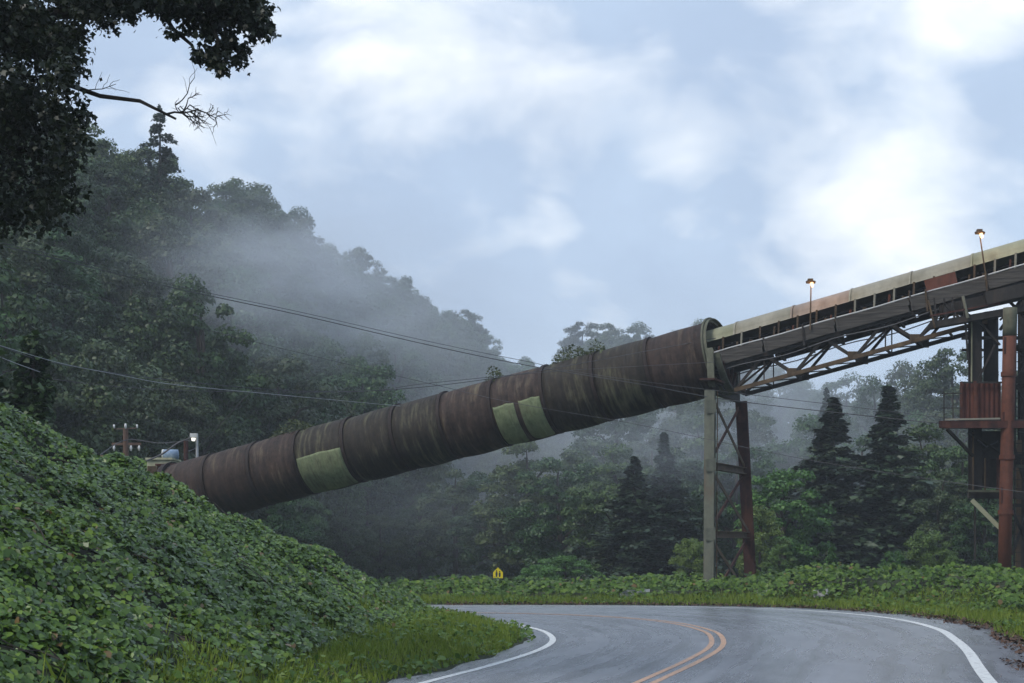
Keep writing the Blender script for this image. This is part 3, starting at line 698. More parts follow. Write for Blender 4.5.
# leaf clusters: (px, y, radius px, depth)
cl = []
g = np.random.default_rng(10)
for i in range(330):       # dense mass at left
    yy = g.uniform(-70, 235); lim = np.interp(yy, [-70, 0, 40, 60, 110, 160, 200, 235], [150, 95, 72, 66, 68, 82, 66, 30]) * (1 if g.random() < .8 else 1.08)
    xx = g.uniform(-170, lim); cl.append((xx, yy, g.uniform(10, 20), 20.4 + g.normal(0, 1.3), 1 if yy < 175 else .55))
for (x0, y0, x1, y1, n, r) in [(60, -15, 150, 10, 42, 12), (150, -25, 255, 2, 50, 13), (95, 5, 140, 28, 9, 7), (66, 30, 82, 50, 6, 7), (155, -5, 190, 16, 12, 9), (190, -10, 262, 28, 40, 11),
                              (195, 50, 212, 58, 8, 5), (208, 28, 246, 62, 20, 8), (213, 62, 226, 74, 8, 5), (238, 8, 270, 40, 14, 7), (168, 10, 180, 38, 6, 6), (255, 20, 275, 34, 5, 5),
                              (-40, 5, 40, 50, 40, 14), (60, 60, 80, 80, 7, 7), (75, 100, 92, 120, 6, 5)]:
    for i in range(n): cl.append((g.uniform(x0, x1), g.uniform(y0, y1), r * g.uniform(.7, 1.1), 19.6 + g.normal(0, .3), 1))
PP = []
for (cx, cy, r, d, f) in cl:
    n = int(r * r * .66 * f) + 6; rr = r / F * d; c = at(cx, cy, d); q = g.normal(0, .6, (n, 3)) * rr * np.where(g.random((n, 1)) < .12, 1.4, 1.0); PP.append(q + np.array(c))
# rest of the crown outside the frame
for i in range(160):
    q = g.normal(0, 1, 3); q /= np.linalg.norm(q); c = np.array([-12.5, 21.5, 11.5]) + q * np.array([3.2, 3.6, 3.4])
    if c[0] / c[1] > -.36 and c[2] < HC + (YH + 20) / F * c[1]: continue
    PP.append(g.normal(0, .3, (90, 3)) + c)
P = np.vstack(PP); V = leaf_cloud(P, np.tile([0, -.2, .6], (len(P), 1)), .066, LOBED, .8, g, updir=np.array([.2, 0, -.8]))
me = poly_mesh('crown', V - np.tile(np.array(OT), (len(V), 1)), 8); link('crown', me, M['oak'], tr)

# ------------------------------------------------------------------ conveyor tube
U = Vector((.9357, -.3528, 0)); NN = Vector((.3528, .9357, 0)); O0 = Vector((6.95, 54, 8.15))
def ax(s): return O0 + U * s + Vector((0, 0, (.21 if s < 0 else .236) * s))
def CP(s, n, z): return ax(s) + NN * n + Vector((0, 0, z))
tube = empty('conveyor_tube', (-12, 62, 4.2), 'huge sloping rusty brown tube of joined sections rising over the road', 'conveyor')
s_end = -21.2
# joint px along the top edge -> s
joints_px = [213, 258, 303, 351, 399, 446, 496, 547, 597, 650, 709]
def s_of_px(px):
    a = (px - 512) / F; # X = a*Y on axis
    return -(O0.x - a * O0.y) / (U.x - a * U.y)
js = [s_end] + [s_of_px(p + 6) for p in joints_px]; js[-1] = -.25
Ut = (U + Vector((0, 0, .21))).normalized(); Zt = (Vector((0, 0, 1)) - Ut * Ut.z).normalized(); Nt = NN
def ring_pts(s, r, th, dz=0, k=0):
    s = s + k * math.cos(th) * r
    c = ax(s) + Vector((0, 0, dz)); return c + Nt * (math.cos(th) * r) + Zt * (math.sin(th) * r)
def shell(sA, sB, r0, r1, th0=0, th1=2 * math.pi, ns=8, nt_=56, sag=0, thick=.03, seed=0, rag=0):
    g = np.random.default_rng(seed); mb = MB(); full = th1 - th0 > 6.2; nn = nt_ if full else nt_ + 1; ph = g.uniform(0, 6, 4)
    for lay in (0, 1):
        for i in range(ns + 1):
            f = i / ns
            for k in range(nn):
                th = th0 + (th1 - th0) * k / nt_ + rag * (abs(k / nt_ - .5) * 2) ** 3 * (math.sin(i * .35 + seed) + .4 * math.sin(i * .8 + seed * 2)) * .5; bulge = .018 * math.sin(f * math.pi) 
                wob = .012 * math.sin(3 * th + ph[0] + f * 2) + .008 * math.sin(7 * th + ph[1] - f * 3)
                r = r0 + (r1 - r0) * f + bulge + wob - lay * thick
                low = max(0, -math.sin(th)) * sag * math.sin(f * math.pi * .9 + .3)
                mb.v.append(ring_pts(sA + (sB - sA) * f, r + low, th))
    per = (ns + 1) * nn
    for i in range(ns):
        for k in range(nt_):
            a = i * nn + k; b = i * nn + (k + 1) % nn
            mb.f.append((a, b, b + nn, a + nn)); mb.f.append((per + a, per + a + nn, per + b + nn, per + b))
    for k in range(nt_):
        for base in (0, ns * nn):
            a = base + k; b = base + (k + 1) % nn; mb.f.append((a, b, b + per, a + per) if base else (a, a + per, b + per, b))
    if not full:
        for i in range(ns):
            for k in (0, nt_): a = i * nn + k; mb.f.append((a, a + nn, a + nn + per, a + per))
    return mb
for i in range(len(js) - 1):
    a, b = js[i] + .02, js[i + 1] - .02; dark = i in (4, 5, 9)
    sec = shell(a, b, 1.185, 1.21, sag=.05, seed=100 + i).build('tube_section', M['tube_dark' if i in (3, 4, 5, 8, 9) else 'tube'], tube, True)
    # pale green panels low on the near side; near side is th = pi
    if i in (3, 7):
        w0, w1 = (a + .12, b - .05)
        if i == 7:
            mid = (w0 + w1) / 2
            for q0, q1 in ((w0, mid - .09), (mid + .09, w1)):
                shell(q0, q1, 1.255, 1.275, math.pi - .02, math.pi * 1.42, sag=.05, thick=.06, rag=.025, ns=22, nt_=22, seed=50).build('panel', M['panel'], sec, True)
        else: shell(w0, w1, 1.255, 1.275, math.pi - .02, math.pi * 1.42, sag=.05, thick=.06, rag=.025, ns=22, nt_=22, seed=51).build('panel', M['panel'], sec, True)
for k, s in enumerate(js[:-1]):
    mb = MB(); n = 60; w = .06 if k else .12; R0 = 1.24 if k else 1.3
    for (ss, rr) in ((s - w, 1.17), (s - w, R0), (s + w, R0 + .005), (s + w, 1.17)):
        for q in range(n): mb.v.append(ring_pts(ss, rr, 2 * math.pi * q / n))
    for j in range(4):
        for q in range(n): mb.f.append((j * n + q, j * n + (q + 1) % n, ((j + 1) % 4) * n + (q + 1) % n, ((j + 1) % 4) * n + q))
    mb.build('joint_ring', M['ring'], tube)
# ragged lumps of vine/debris on top: patches
g = np.random.default_rng(3)
P = []
for (s0, s1) in ((s_of_px(560), s_of_px(598)), (s_of_px(280), s_of_px(320)), (s_of_px(495), s_of_px(510)), (s_of_px(598), s_of_px(612))):
    n = int((s1 - s0) * 520)
    for i in range(n):
        s = g.uniform(s0, s1); th = math.pi / 2 + g.normal(0, .22); f = (s - s0) / (s1 - s0); P.append(ring_pts(s, 1.2 + g.random() * .5 * math.sin(f * math.pi), th))
P = np.array(P); V = leaf_cloud(P, np.tile([0, -.2, 1.], (len(P), 1)), .075, CARD, .7)
o = link('moss', poly_mesh('moss', V, 4), foliage('moss', (.04, .05, .015), (.07, .09, .03), objvar=0)); tag(o, 'tufts of moss and weeds growing along the top of the rusty tube', 'moss', kind='stuff')
# mouth ring (bigger arch flange) 
n = 72
for nm, mm, prof in (('sleeve', 'ring', [(-.34, 1.16), (-.34, 1.235), (-.02, 1.24), (-.02, 1.17)]), ('mouth_flange', 'rim', [(-.02, 1.2), (-.02, 1.36), (.04, 1.36), (.04, 1.2)]), ('mouth_flange', 'rim', [(.041, 1.3), (.14, 1.3), (.14, 1.27), (.041, 1.27)])):
    mb = MB(); K = len(prof)
    for (ss, rr) in prof:
        for q in range(n): mb.v.append(ring_pts(ss, rr, 2 * math.pi * q / n, 0, 0 if ss < -.3 else .13))
    for j in range(K):
        for q in range(n): mb.f.append((j * n + q, j * n + (q + 1) % n, ((j + 1) % K) * n + (q + 1) % n, ((j + 1) % K) * n + q))
    mb.build(nm, M[mm], tube)
# end hatch at low end
mb = MB()
for q in range(48): mb.v.append(ring_pts(s_end - .02, 1.16, 2 * math.pi * q / 48))
mb.f.append(tuple(range(48))); 
for q in range(48): mb.v.append(ring_pts(s_end + .02, 1.16, 2 * math.pi * q / 48))
mb.f.append(tuple(reversed(range(48, 96)))); mb.build('end_cover', M['steel_red'], tube)

# ------------------------------------------------------------------ conveyor gallery (right)
gal = empty('conveyor_gallery', (12, 52, 7.5), 'sloping conveyor gallery with pale rounded hood, dark side boards and steel truss', 'conveyor')
SG = 24.0
hood_cols = ['hood_yellow', 'hood_beige', 'hood_pink', 'hood_beige', 'hood_beige', 'hood_yellow', 'hood_yellow', 'hood_beige', 'hood_yellow', 'hood_beige', 'hood_yellow', 'hood_yellow', 'hood_beige']
def arch(s0, s1, hw, z0, z1, n=14, t=.02):
    mb = MB()
    for lay in (0, t):
        for s in (s0, (s0 + s1) / 2, s1):
            for k in range(n + 1):
                th = math.pi * k / n; mb.v.append(CP(s, -math.cos(th) * (hw - lay), z0 + (math.sin(th) ** .8 if math.sin(th) > 0 else 0) * (z1 - z0 - lay)))
    m_ = n + 1
    for i in range(2):
        for k in range(n):
            a = i * m_ + k; mb.f.append((a, a + m_, a + m_ + 1, a + 1)); b = 3 * m_ + a; mb.f.append((b, b + 1, b + m_ + 1, b + m_))
    for base in (0, 2 * m_):
        for k in range(n): a = base + k; mb.f.append((a, a + 1, a + 1 + 3 * m_, a + 3 * m_))
    for k in (0, n):
        for i in range(2): a = i * m_ + k; mb.f.append((a, a + m_, a + m_ + 3 * m_, a + 3 * m_))
    return mb
s = -1.2
for i, c in enumerate(hood_cols):
    w = 1.9; arch(s + .015, s + w - .015, .66 + .012 * (i % 2), .47, .96 + .012 * (i % 2)).build('hood_panel', M[c], gal, True)
    mb = MB(); mbp = arch(s - .03, s + .03, .70, .47, .985); mbp.build('hood_rib', M[c], gal, True)
    s += w
for n_off, nm in ((-.95, 'side_board'), (.95, 'side_board')):
    k = -.6
    while k < SG - 1:
        L = 2.35; mb = MB()
        j = g.uniform(-.02, .02)
        # two stacked boards per bay
        u = (ax(k + L) - ax(k)).normalized(); zz = (Vector((0, 0, 1)) - u * u.z).normalized()
        for h0, h1, t in ((-.45, -.23, .05), (-.225, -.02, .06)):
            mb.box(CP(k + L / 2, n_off, (h0 + h1) / 2 + j), L - .01, t, h1 - h0, (u, NN, zz))
        mb.box(CP(k + .05, n_off - .045 * (1 if n_off < 0 else -1), -.2), .06, .03, .48, (u, NN, zz))
        mb.build(nm, M['plank'], gal); k += L
for n_off in (-.97, .97):
    mb = MB(); pts = [CP(q, n_off, .01 + .012 * math.sin(q * 2.1)) for q in np.arange(-.6, SG, .6)]; mb.tube(pts, .022, 6); mb.build('top_rail', M['rail'] if n_off < 0 else M['steel_brown'], gal)
mb = MB(); mb.beam(CP(-.8, 0, .2), CP(SG, 0, .2), .95, .03); mb.build('belt', M['belt'], gal)
mb = MB(); mb.beam(CP(-.8, 0, -.12), CP(SG, 0, -.12), 1.8, .04); mb.build('deck', M['steel_dark'], gal)
g = np.random.default_rng(77); k = -.3; i = 0
while k < SG - 1:
    for n_off in (-.68, .68):
        mb = MB(); mb.beam(CP(k, n_off, -.095), CP(k + .02, n_off, .5), .055, .055)
        mb.build('hood_post', M['steel_brown' if g.random() < .5 else 'hood_beige'], gal)
    if i % 2 == 0:
        mb = MB(); mb.tube([CP(k + .3, -.5, .13), CP(k + .3, .5, .13)], .05, 10); mb.beam(CP(k + .3, -.55, -.095), CP(k + .3, -.55, .16), .12, .05); mb.beam(CP(k + .3, .55, -.095), CP(k + .3, .55, .16), .12, .05)
        mb.build('idler', M['steel_brown'], gal)
    if i % 3 != 2:
        mb = MB(); mb.beam(CP(k + .45, -.6, -.095), CP(k + .48, -.6, .05 + g.uniform(.15, .35)), .05, g.uniform(.05, .14)); mb.build('bracket', M['steel_orange' if g.random() < .4 else 'steel_brown'], gal)
    k += .62; i += 1
# far side sheet closes the view under the hood
mb = MB()
for k in np.arange(-.6, SG - 2, 2.4): mb.beam(CP(k, .74, .2), CP(k + 2.4, .74, .2), .02, .62)
mb.build('back_sheet', M['steel_dark'], gal)
mb = MB(); a = s_of_px(928); mb.beam(CP(a, -.72, .24), CP(a + .95, -.72, .24), .02, .40); mb.build('rust_sheet', M['steel_orange'], gal)
# truss
T0, T1, ZB, ZT = .75, 8.6, -1.40, -.5
for n_off in (-.8, .8):
    mb = MB(); mb.beam(CP(.1, n_off, ZT), CP(SG, n_off, ZT), .14, .14); mb.build('top_chord', M['steel_dark'], gal)
    mb = MB(); mb.beam(CP(T0, n_off, ZB), CP(T1, n_off, ZB), .12, .13); mb.build('bottom_chord', M['steel_brown' if n_off < 0 else 'steel_dark'], gal)
    nb = 4; dl = (T1 - T0) / nb
    for j in range(nb):
        s0 = T0 + j * dl
        for (sa, za, sb, zb, w) in ((s0, ZB, s0 + dl / 2, ZT, .09), (s0 + dl / 2, ZT, s0 + dl, ZB, .1), (s0 + dl / 2, ZT, s0 + dl / 2, ZB, .05), ):
            if w == .05 and j % 2: continue
            mb = MB(); mb.beam(CP(sa, n_off * .97, za), CP(sb, n_off * .97, zb), w * .7, w); mb.build('diagonal', M['steel_dark'], gal)
        mb = MB(); mb.box(CP(s0 + dl, n_off * 1.04, ZB + .07), .42, .02, .24); mb.build('gusset', M['steel_brown'], gal)
for j in range(9):
    s0 = T0 + j * (T1 - T0) / 8; mb = MB(); mb.beam(CP(s0, -.78, ZB), CP(s0, .78, ZB), .06, .07)
    if j < 8: mb.beam(CP(s0, -.78, ZB + .02), CP(s0 + (T1 - T0) / 8, .78, ZB + .02), .04, .04)
    mb.build('cross_strut', M['steel_dark'], gal)
    mb = MB(); mb.beam(CP(s0 + .4, -.78, ZT - .1), CP(s0 + .4, .78, ZT - .1), .08, .1); mb.build('cross_strut', M['steel_dark'], gal)
    if j % 2 == 0 and j < 8:
        mb = MB(); mb.beam(CP(s0, -.78, ZB), CP(s0 + .9, .78, ZT), .05, .06); mb.build('sway_brace', M['steel_brown'], gal)
# thin hangers down the side
for px in (808, 988, 929):
    a = s_of_px(px); mb = MB(); mb.beam(CP(a, -1.03, .1), CP(a + .06, -1.03, -.62), .05, .05); mb.build('hanger', M['steel_brown' if px > 900 else 'steel_dark'], gal)

# lamps on the gallery
for (hx, hy, bx, by, lab) in ((811, 287, 816, 318, 'lit warm lamp on a thin pole above the middle of the conveyor hood'),
                              (980, 238, 988, 268, 'lit warm lamp on a thin pole near the top right end of the conveyor')):
    sp = s_of_px(bx); b = CP(sp, -1.05, .05); d = b.y; tip = at(hx, hy, d)
    lp = empty('lamp_post', b, lab, 'lamp')
    mb = MB(); mb.tube([b + Vector((0, 0, -.2)), b, tip + Vector((0, 0, .05))], [.03, .028, .02], 8); mb.build('pole', M['steel_brown'], lp)
    mb = MB(); c = tip + Vector((-.03, -.06, .12))
    mb.tube([c + Vector((-.14, 0, .02)), c + Vector((0, 0, .05)), c + Vector((.16, 0, .02))], [.045, .075, .045], 10); mb.box(c + Vector((0, .02, .11)), .16, .14, .06); mb.build('lamp_head', M['steel_brown'], lp, True)
    mb = MB(); mb.tube([c + Vector((.03, -.03, .0)), c + Vector((.05, -.05, -.08)), c + Vector((.05, -.05, -.14))], [.055, .05, .03], 12); mb.build('lamp_glass', M['lamp_glow'], lp, True)
    ld = bpy.data.lights.new('lamp_light', 'POINT'); ld.energy = 8; ld.color = (1, .6, .3); ld.shadow_soft_size = .1
    lo = bpy.data.objects.new('lamp_light', ld); COL.objects.link(lo); lo.parent = lp; lo.location = (c + Vector((.06, -.2, -.2))) - b

# ------------------------------------------------------------------ tower under the tube mouth
T = empty('conveyor_tower', (7, 54.5, 0), 'two legged steel tower, one grey leg and one dark red leg, under the tube mouth', 'tower')
A0 = Vector((6.44, 52.3, -.5)); A1 = Vector((6.48, 52.3, 6.85)); B0 = Vector((8.5, 56.6, -.5)); B1 = Vector((8.05, 56.2, 6.85))
side = (1, -.1, 0)
leg = MB().hbeam(A0, A1, .33, .38, .035, side=(.25, .95, 0)).build('leg', M['steel_pale'], T); tag(leg, 'grey weathered leg')
mb = MB(); mb.beam(A0 + Vector((.225, -.1, 0)), A1 + Vector((.225, -.1, 0)), .02, .12, up=(0, 1, 0)); mb.build('rusty_flange', M['steel_brown'], T)
leg = MB().hbeam(B0, B1, .38, .38, .035, side=(.25, .95, 0)).build('leg', M['steel_red'], T); tag(leg, 'dark red rusted leg')
def lerp(a, b, f): return a + (b - a) * f
def zf(z): return (z + .5) / 7.35
cu = (B1 - A1).normalized()
for z, m_, w in ((6.95, 'steel_dark', .34), (4.4, 'steel_brown', .24), (2.15, 'steel_brown', .22)):
    mb = MB(); f = zf(min(z, 6.85)); a = lerp(A0, A1, f); b = lerp(B0, B1, f); a.z = b.z = z
    mb.hbeam(a + (b - a).normalized() * .22, b - (b - a).normalized() * .22, .24, w, .03, side=(0, 0, 1)); mb.build('cross_beam', M[m_], T)
mb = MB(); mb.beam(A1 - cu * .4 + Vector((0, 0, .34)), B1 + cu * .4 + Vector((0, 0, .34)), .5, .06); mb.build('cap_plate', M['steel_red'], T)
for (z0, z1) in ((6.6, 4.55), (4.2, 2.3), (1.95, -.2)):
    for fl in (0, 1):
        a = lerp(A0, A1, zf(z0 if fl else z1)); b = lerp(B0, B1, zf(z1 if fl else z0))
        o_ = Vector((.04, -.02, 0)) * (1 if fl else -1)
        mb = MB(); mb.beam(a + cu * .2 + o_, b - cu * .2 + o_, .03, .13); mb.build('brace', M['steel_brown' if fl else 'steel_red'], T)
# post and cradle up to the tube mouth
mb = MB(); a = CP(-.1, -1.32, -1.2); mb.hbeam((A1.x + .05, A1.y + .05, 7.0), CP(.05, -1.33, .1), .22, .2, .025, side=(.25, .95, 0)); mb.build('post', M['rim'], T)
mb = MB(); mb.hbeam((B1.x - .3, B1.y - 1.1, 7.0), CP(.35, 1.2, .0), .24, .2, .025, side=(.25, .95, 0)); mb.build('post', M['steel_red'], T)
mb = MB()
for th in np.linspace(math.pi * 1.02, math.pi * 1.98, 24): mb.v += [ring_pts(.14, 1.2, th), ring_pts(.14, 1.34, th), ring_pts(.34, 1.34, th), ring_pts(.34, 1.2, th)]
for i in range(23):
    for j in range(4): a_ = i * 4 + j; b_ = i * 4 + (j + 1) % 4; mb.f.append((a_, b_, b_ + 4, a_ + 4))
mb.build('cradle', M['rim'], T)
for (n0, z0, n1, z1) in ((-1.1, -.4, -.35, -1.15), (-.5, -.4, .1, -1.2), (1.0, -.4, .3, -1.2), (.45, -.35, -.1, -1.2)):
    mb = MB(); mb.beam(CP(.42, n0, z0), CP(.42, n1, z1), .08, .1); mb.build('brace', M['steel_red'], T)

# ------------------------------------------------------------------ right tower (head structure)
T2 = empty('head_tower', (15.6, 50.2, .3), 'tall rusty steel structure with platforms and round legs at the right edge', 'tower')
def vpost(name, px0, y0, px1, y1, d, r, m_, rnd=True, lab=None):
    a = at(px0, y0, d); b = at(px1, y1, d); mb = MB()
    if rnd: mb.tube([a, lerp(a, b, .33), lerp(a, b, .66), b], r, 20)
    else: mb.hbeam(a, b, r * 2, r * 2, .03, side=(0, 1, 0))
    o = mb.build(name, M[m_], T2, rnd)
    if lab: tag(o, lab)
    return o
dR = 49.0
vpost('leg', 1010, 313, 1004, 590, dR, .20, 'steel_orange', True, 'orange red round leg')
vpost('leg', 1010.2, 308, 1009.6, 336, dR, .215, 'rim', True)
for y_ in (372, 455, 510):
    mb = MB(); a = at(1010 - (y_ - 313) * .0217, y_, dR); mb.tube([a, a + Vector((0, 0, -.14))], .235, 20); mb.build('collar', M['steel_orange'], T2)
vpost('leg', 975, 318, 975, 492, 50.3, .17, 'steel_dark', False, 'dark H leg with pale face')
mb = MB(); mb.beam(at(971.5, 318, 50.08), at(971.5, 420, 50.08), .1, .02, up=(1, 0, 0)); mb.build('pale_face', M['hood_yellow'], T2)
mb = MB(); mb.beam(at(973, 432, 50.08), at(973, 492, 50.08), .15, .02, up=(1, 0, 0)); mb.build('rusty_face', M['steel_brown'], T2)
vpost('pipe', 991, 312, 991, 400, 50.9, .23, 'steel_dark', True)
vpost('leg', 1024, 300, 1024, 600, 53, .16, 'steel_dark', False)
vpost('leg', 1019, 440, 1018, 600, 52.5, .07, 'steel_brown', False)
vpost('leg', 1048, 260, 1050, 590, 50, .2, 'steel_red', True)
vpost('leg', 1085, 240, 1085, 590, 54, .2, 'steel_dark', False)
def bm(name, px0, y0, d0, px1, y1, d1, w, h, m_, lab=None):
    mb = MB(); mb.beam(at(px0, y0, d0), at(px1, y1, d1), w, h); o = mb.build(name, M[m_], T2)
    if lab: tag(o, lab)
    return o
# upper head platform beneath gallery
bm('girder', 930, 326, 50.2, 1040, 306, 49.8, .5, .2, 'steel_dark'); bm('girder', 930, 326, 52.4, 1040, 306, 52, .3, .2, 'steel_dark')
bm('girder', 940, 312, 50.5, 1030, 292, 50.2, .6, .35, 'steel_dark'); bm('girder', 985, 300, 50.0, 1060, 283, 49.6, .8, .4, 'steel_dark')
bm('rail', 930, 316, 49.9, 1000, 303, 49.6, .05, .05, 'steel_red'); bm('rail', 928, 300, 49.9, 935, 328, 49.9, .05, .05, 'steel_brown')
for px in (934, 944, 952, 962): bm('bracket', px, 298, 50, px + 3, 324, 50, .05, .06, 'steel_dark')
bm('bracket', 968, 318, 49.7, 963, 296, 49.8, .06, .08, 'steel_pale'); bm('brace', 944, 304, 50, 964, 322, 50, .06, .07, 'steel_dark')
bm('beam', 962, 338, 50.4, 1070, 338, 50.4, .14, .1, 'steel_dark'); bm('beam', 962, 350, 51.4, 1030, 350, 51.4, .1, .08, 'steel_dark')
for (a, b, c, d_) in ((1000, 292, 1026, 318), (1026, 292, 1000, 330), (1016, 345, 1040, 380), (1040, 345, 1016, 380), (1016, 385, 1040, 420), (1040, 430, 1012, 470), (1012, 440, 1030, 500), (1032, 500, 1012, 555), (1010, 505, 1034, 560)):
    bm('brace', a, b, 51.5, c, d_, 51.5, .06, .09, 'steel_dark')
for y_ in (381, 455, 466, 505): bm('beam', 1006, y_, 51.2, 1060, y_ + 1, 51.2, .1, .1, 'steel_dark' if y_ != 466 else 'rim')
# balcony platform and corrugated screen
pl = MB(); c0 = at(940, 423, 48.9); 
pl.box(at(1006, 424, 50.2), 3.4, 2.4, .12); pl.build('platform', M['steel_dark'], T2)
bm('edge_beam', 940, 424.5, 48.86, 1062, 424.5, 48.86, .1, .22, 'steel_red', 'rusty front edge beam'); bm('edge_beam', 940.5, 424.5, 48.9, 940.5, 424.5, 51.4, .1, .22, 'steel_red')
bm('edge_strip', 945, 419.5, 48.8, 1000, 418.5, 48.8, .03, .05, 'hood_beige')
mb = MB(); a = at(960, 383, 49.3); b = at(1001, 383, 49.3); zt, zb = a.z, at(960, 418.4, 49.3).z; nseg = 44
for i in range(nseg + 1):
    f = i / nseg; p_ = lerp(a, b, f); yy = .02 * math.sin(f * 44 * 1.2); mb.v += [Vector((p_.x, p_.y + yy, zb)), Vector((p_.x, p_.y + yy, zt)), Vector((p_.x, p_.y + yy + .012, zb)), Vector((p_.x, p_.y + yy + .012, zt))]
for i in range(nseg): q = i * 4; mb.f += [(q, q + 4, q + 5, q + 1), (q + 2, q + 3, q + 7, q + 6), (q + 1, q + 5, q + 7, q + 3)]
m_scr = rust('rusted_screen', (.05, .016, .012), (.12, .04, .028), (.16, .07, .04), fade=.4); mb.build('screen', m_scr, T2); 
bm('screen_post', 961, 382, 49.2, 961, 419, 49.2, .06, .06, 'steel_red'); bm('screen_post', 975, 381, 49.15, 975, 419, 49.15, .08, .05, 'steel_orange'); bm('screen_rail', 960, 382.5, 49.2, 1002, 382.5, 49.2, .05, .05, 'steel_dark')
bm('screen_rail', 961, 383, 51.0, 961, 383, 49.3, .04, .04, 'steel_dark')
bm('brace', 947, 429, 49.2, 973, 456, 49.8, .07, .09, 'steel_dark', None); bm('brace', 972, 500, 49.6, 1000, 528, 49.2, .09, .13, 'hood_yellow', 'pale green diagonal brace')
bm('beam', 968, 495, 49.8, 1030, 496, 49.8, .2, .2, 'steel_dark'); bm('beam', 968, 491, 49.6, 1000, 491, 49.6, .08, .05, 'rim')
# dark hopper / machinery between the platforms
mb = MB(); z0, z1 = at(0, 488, 50.6).z, at(0, 432, 50.6).z; cx = at(990, 460, 50.6).x
for (z, w) in ((z0, .30), (z0 + .9, .36), (z1 - .5, .30), (z1, .40)):
    for (i, j) in ((-1, -1), (1, -1), (1, 1), (-1, 1)): mb.v.append(Vector((cx + i * w, 50.6 + j * w, z)))
for k in range(3):
    for j in range(4): mb.f.append((k * 4 + j, k * 4 + (j + 1) % 4, k * 4 + 4 + (j + 1) % 4, k * 4 + 4 + j))
mb.f += [(3, 2, 1, 0), (12, 13, 14, 15)]; mb.build('chute', M['steel_dark'], T2)
bm('beam', 975, 452, 50.2, 1005, 448, 50.2, .08, .08, 'steel_dark'); bm('rail', 985, 458, 50.1, 985, 490, 50.1, .05, .05, 'steel_brown'); bm('rail', 998, 458, 50.0, 998, 490, 50.0, .09, .05, 'steel_red')
mb = MB(); mb.tube([at(978, 440, 50), at(986, 447, 50), at(998, 441, 50)], .025, 6); mb.build('cable', M['wire'], T2)

# ladder, handrails, splice plates and cables that clutter the structure
mb = MB(); la, lb = at(1016, 330, 49.4), at(1014, 575, 49.4)
for dx in (0, .34): mb.beam(la + Vector((dx, 0, 0)), lb + Vector((dx, 0, 0)), .035, .05)
for k in range(27): q = lerp(la, lb, (k + .5) / 27); mb.beam(q, q + Vector((.34, 0, 0)), .022, .022)
mb.build('ladder', M['steel_dark'], T2)
mb = MB(); h0 = at(944, 404, 48.95)
for k in range(2): q = at(944 + k * 9, 423, 48.9); mb.beam(q, q + Vector((0, 0, .95)), .03, .03)
mb.beam(at(942, 393.5, 48.9), at(962, 393.5, 48.9), .03, .03); mb.beam(at(942, 408, 48.9), at(962, 408, 48.9), .025, .025)
for pr_ in ((960, 383, 49.6),):
    mb.beam(at(1002, 383, 49.3), at(1060, 382, 49.3), .04, .04)
mb.build('handrail', M['steel_dark'], T2)
for px, y_ in ((1009.6, 345), (1008, 420), (1006.5, 495)):
    mb = MB(); q = at(px, y_, 48.83); mb.box(q + Vector((0, .05, 0)), .3, .05, .5); mb.build('splice_plate', M['steel_red'], T2)
for (x0, y0, x1, y1) in ((964, 300, 968, 360), (978, 320, 1000, 345), (995, 345, 978, 380), (1000, 320, 1022, 300), (968, 432, 1000, 452), (975, 495, 975, 560)):
    bm('brace', x0, y0, 50.0, x1, y1, 50.0, .05, .06, 'steel_dark')
for (n0, z0_) in ((-.9, -.62), (.9, -.62)):
    mb = MB(); mb.tube([CP(q, n0, z0_ - .05 + .05 * math.sin(q * 1.9)) for q in np.arange(.5, 14, .5)], .02, 5); mb.build('cable', M['wire'], gal)
for z in (6.3, 4.4, 2.15):
    for P0, P1, mt_ in ((A0, A1, 'steel_pale'), (B0, B1, 'steel_red')):
        q = lerp(P0, P1, zf(z)); mb = MB(); mb.box(q + Vector((.0, -.215, 0)), .34, .02, .42)
        for i_ in (-.11, .11):
            for j_ in (-.15, 0, .15): mb.tube([q + Vector((i_, -.225, j_)), q + Vector((i_, -.25, j_))], .018, 6)
        mb.build('gusset', M[mt_], T)

# ------------------------------------------------------------------ low end: boxes, poles
def boxthing(name, px0, px1, y0, y1, d, depth, m_, lab, cat, extra=None, roof=None):
    a = at(px0, y1, d); b = at(px1, y0, d); root = empty(name, ((a.x + b.x) / 2, d + depth / 2, a.z), lab, cat)
    mb = MB(); mb.box(((a.x + b.x) / 2, d + depth / 2, (a.z + b.z) / 2), b.x - a.x, depth, b.z - a.z); mb.build('body', M[m_], root)
    mb = MB(); mb.box(((a.x + b.x) / 2, d + depth / 2, b.z + .05), b.x - a.x + .12, depth + .12, .08); mb.build('roof', M[roof or m_], root)
    return root
r = boxthing('pump_shed', 147, 171, 460, 488, 63, 1.6, 'cream_box', 'small stained cream hut at the low end of the tube', 'hut')
mb = MB(); mb.box(at(152, 475, 62.96), .35, .05, .7); mb.build('door', M['steel_brown'], r)
r = boxthing('steel_box', 157, 186, 466, 490, 61.3, 1.4, 'steel_red', 'dark red steel box in front of the cream hut', 'box')
r = empty('tarpaulin', at(130, 480, 64), 'crumpled white tarpaulin covered heap left of the cream hut', 'tarpaulin')
mb = MB(); gx, gy = 24, 10
for j in range(gy + 1):
    for i in range(gx + 1):
        fx, fy = i / gx, j / gy; p_ = at(117 + 27 * fx, 486, 63.4 + fy * 1.6)
        h = 1.0 * (math.sin(fx * math.pi) * math.sin(fy * math.pi)) ** .35 * (1 + .25 * (float(vnoise(np.array([fx * 9]), np.array([fy * 5]))[0]) - .5)); mb.v.append(p_ + Vector((0, 0, h)))
for j in range(gy):
    for i in range(gx): a_ = j * (gx + 1) + i; mb.f.append((a_, a_ + 1, a_ + gx + 2, a_ + gx + 1))
mb.build('cover', M['white_box'], r)
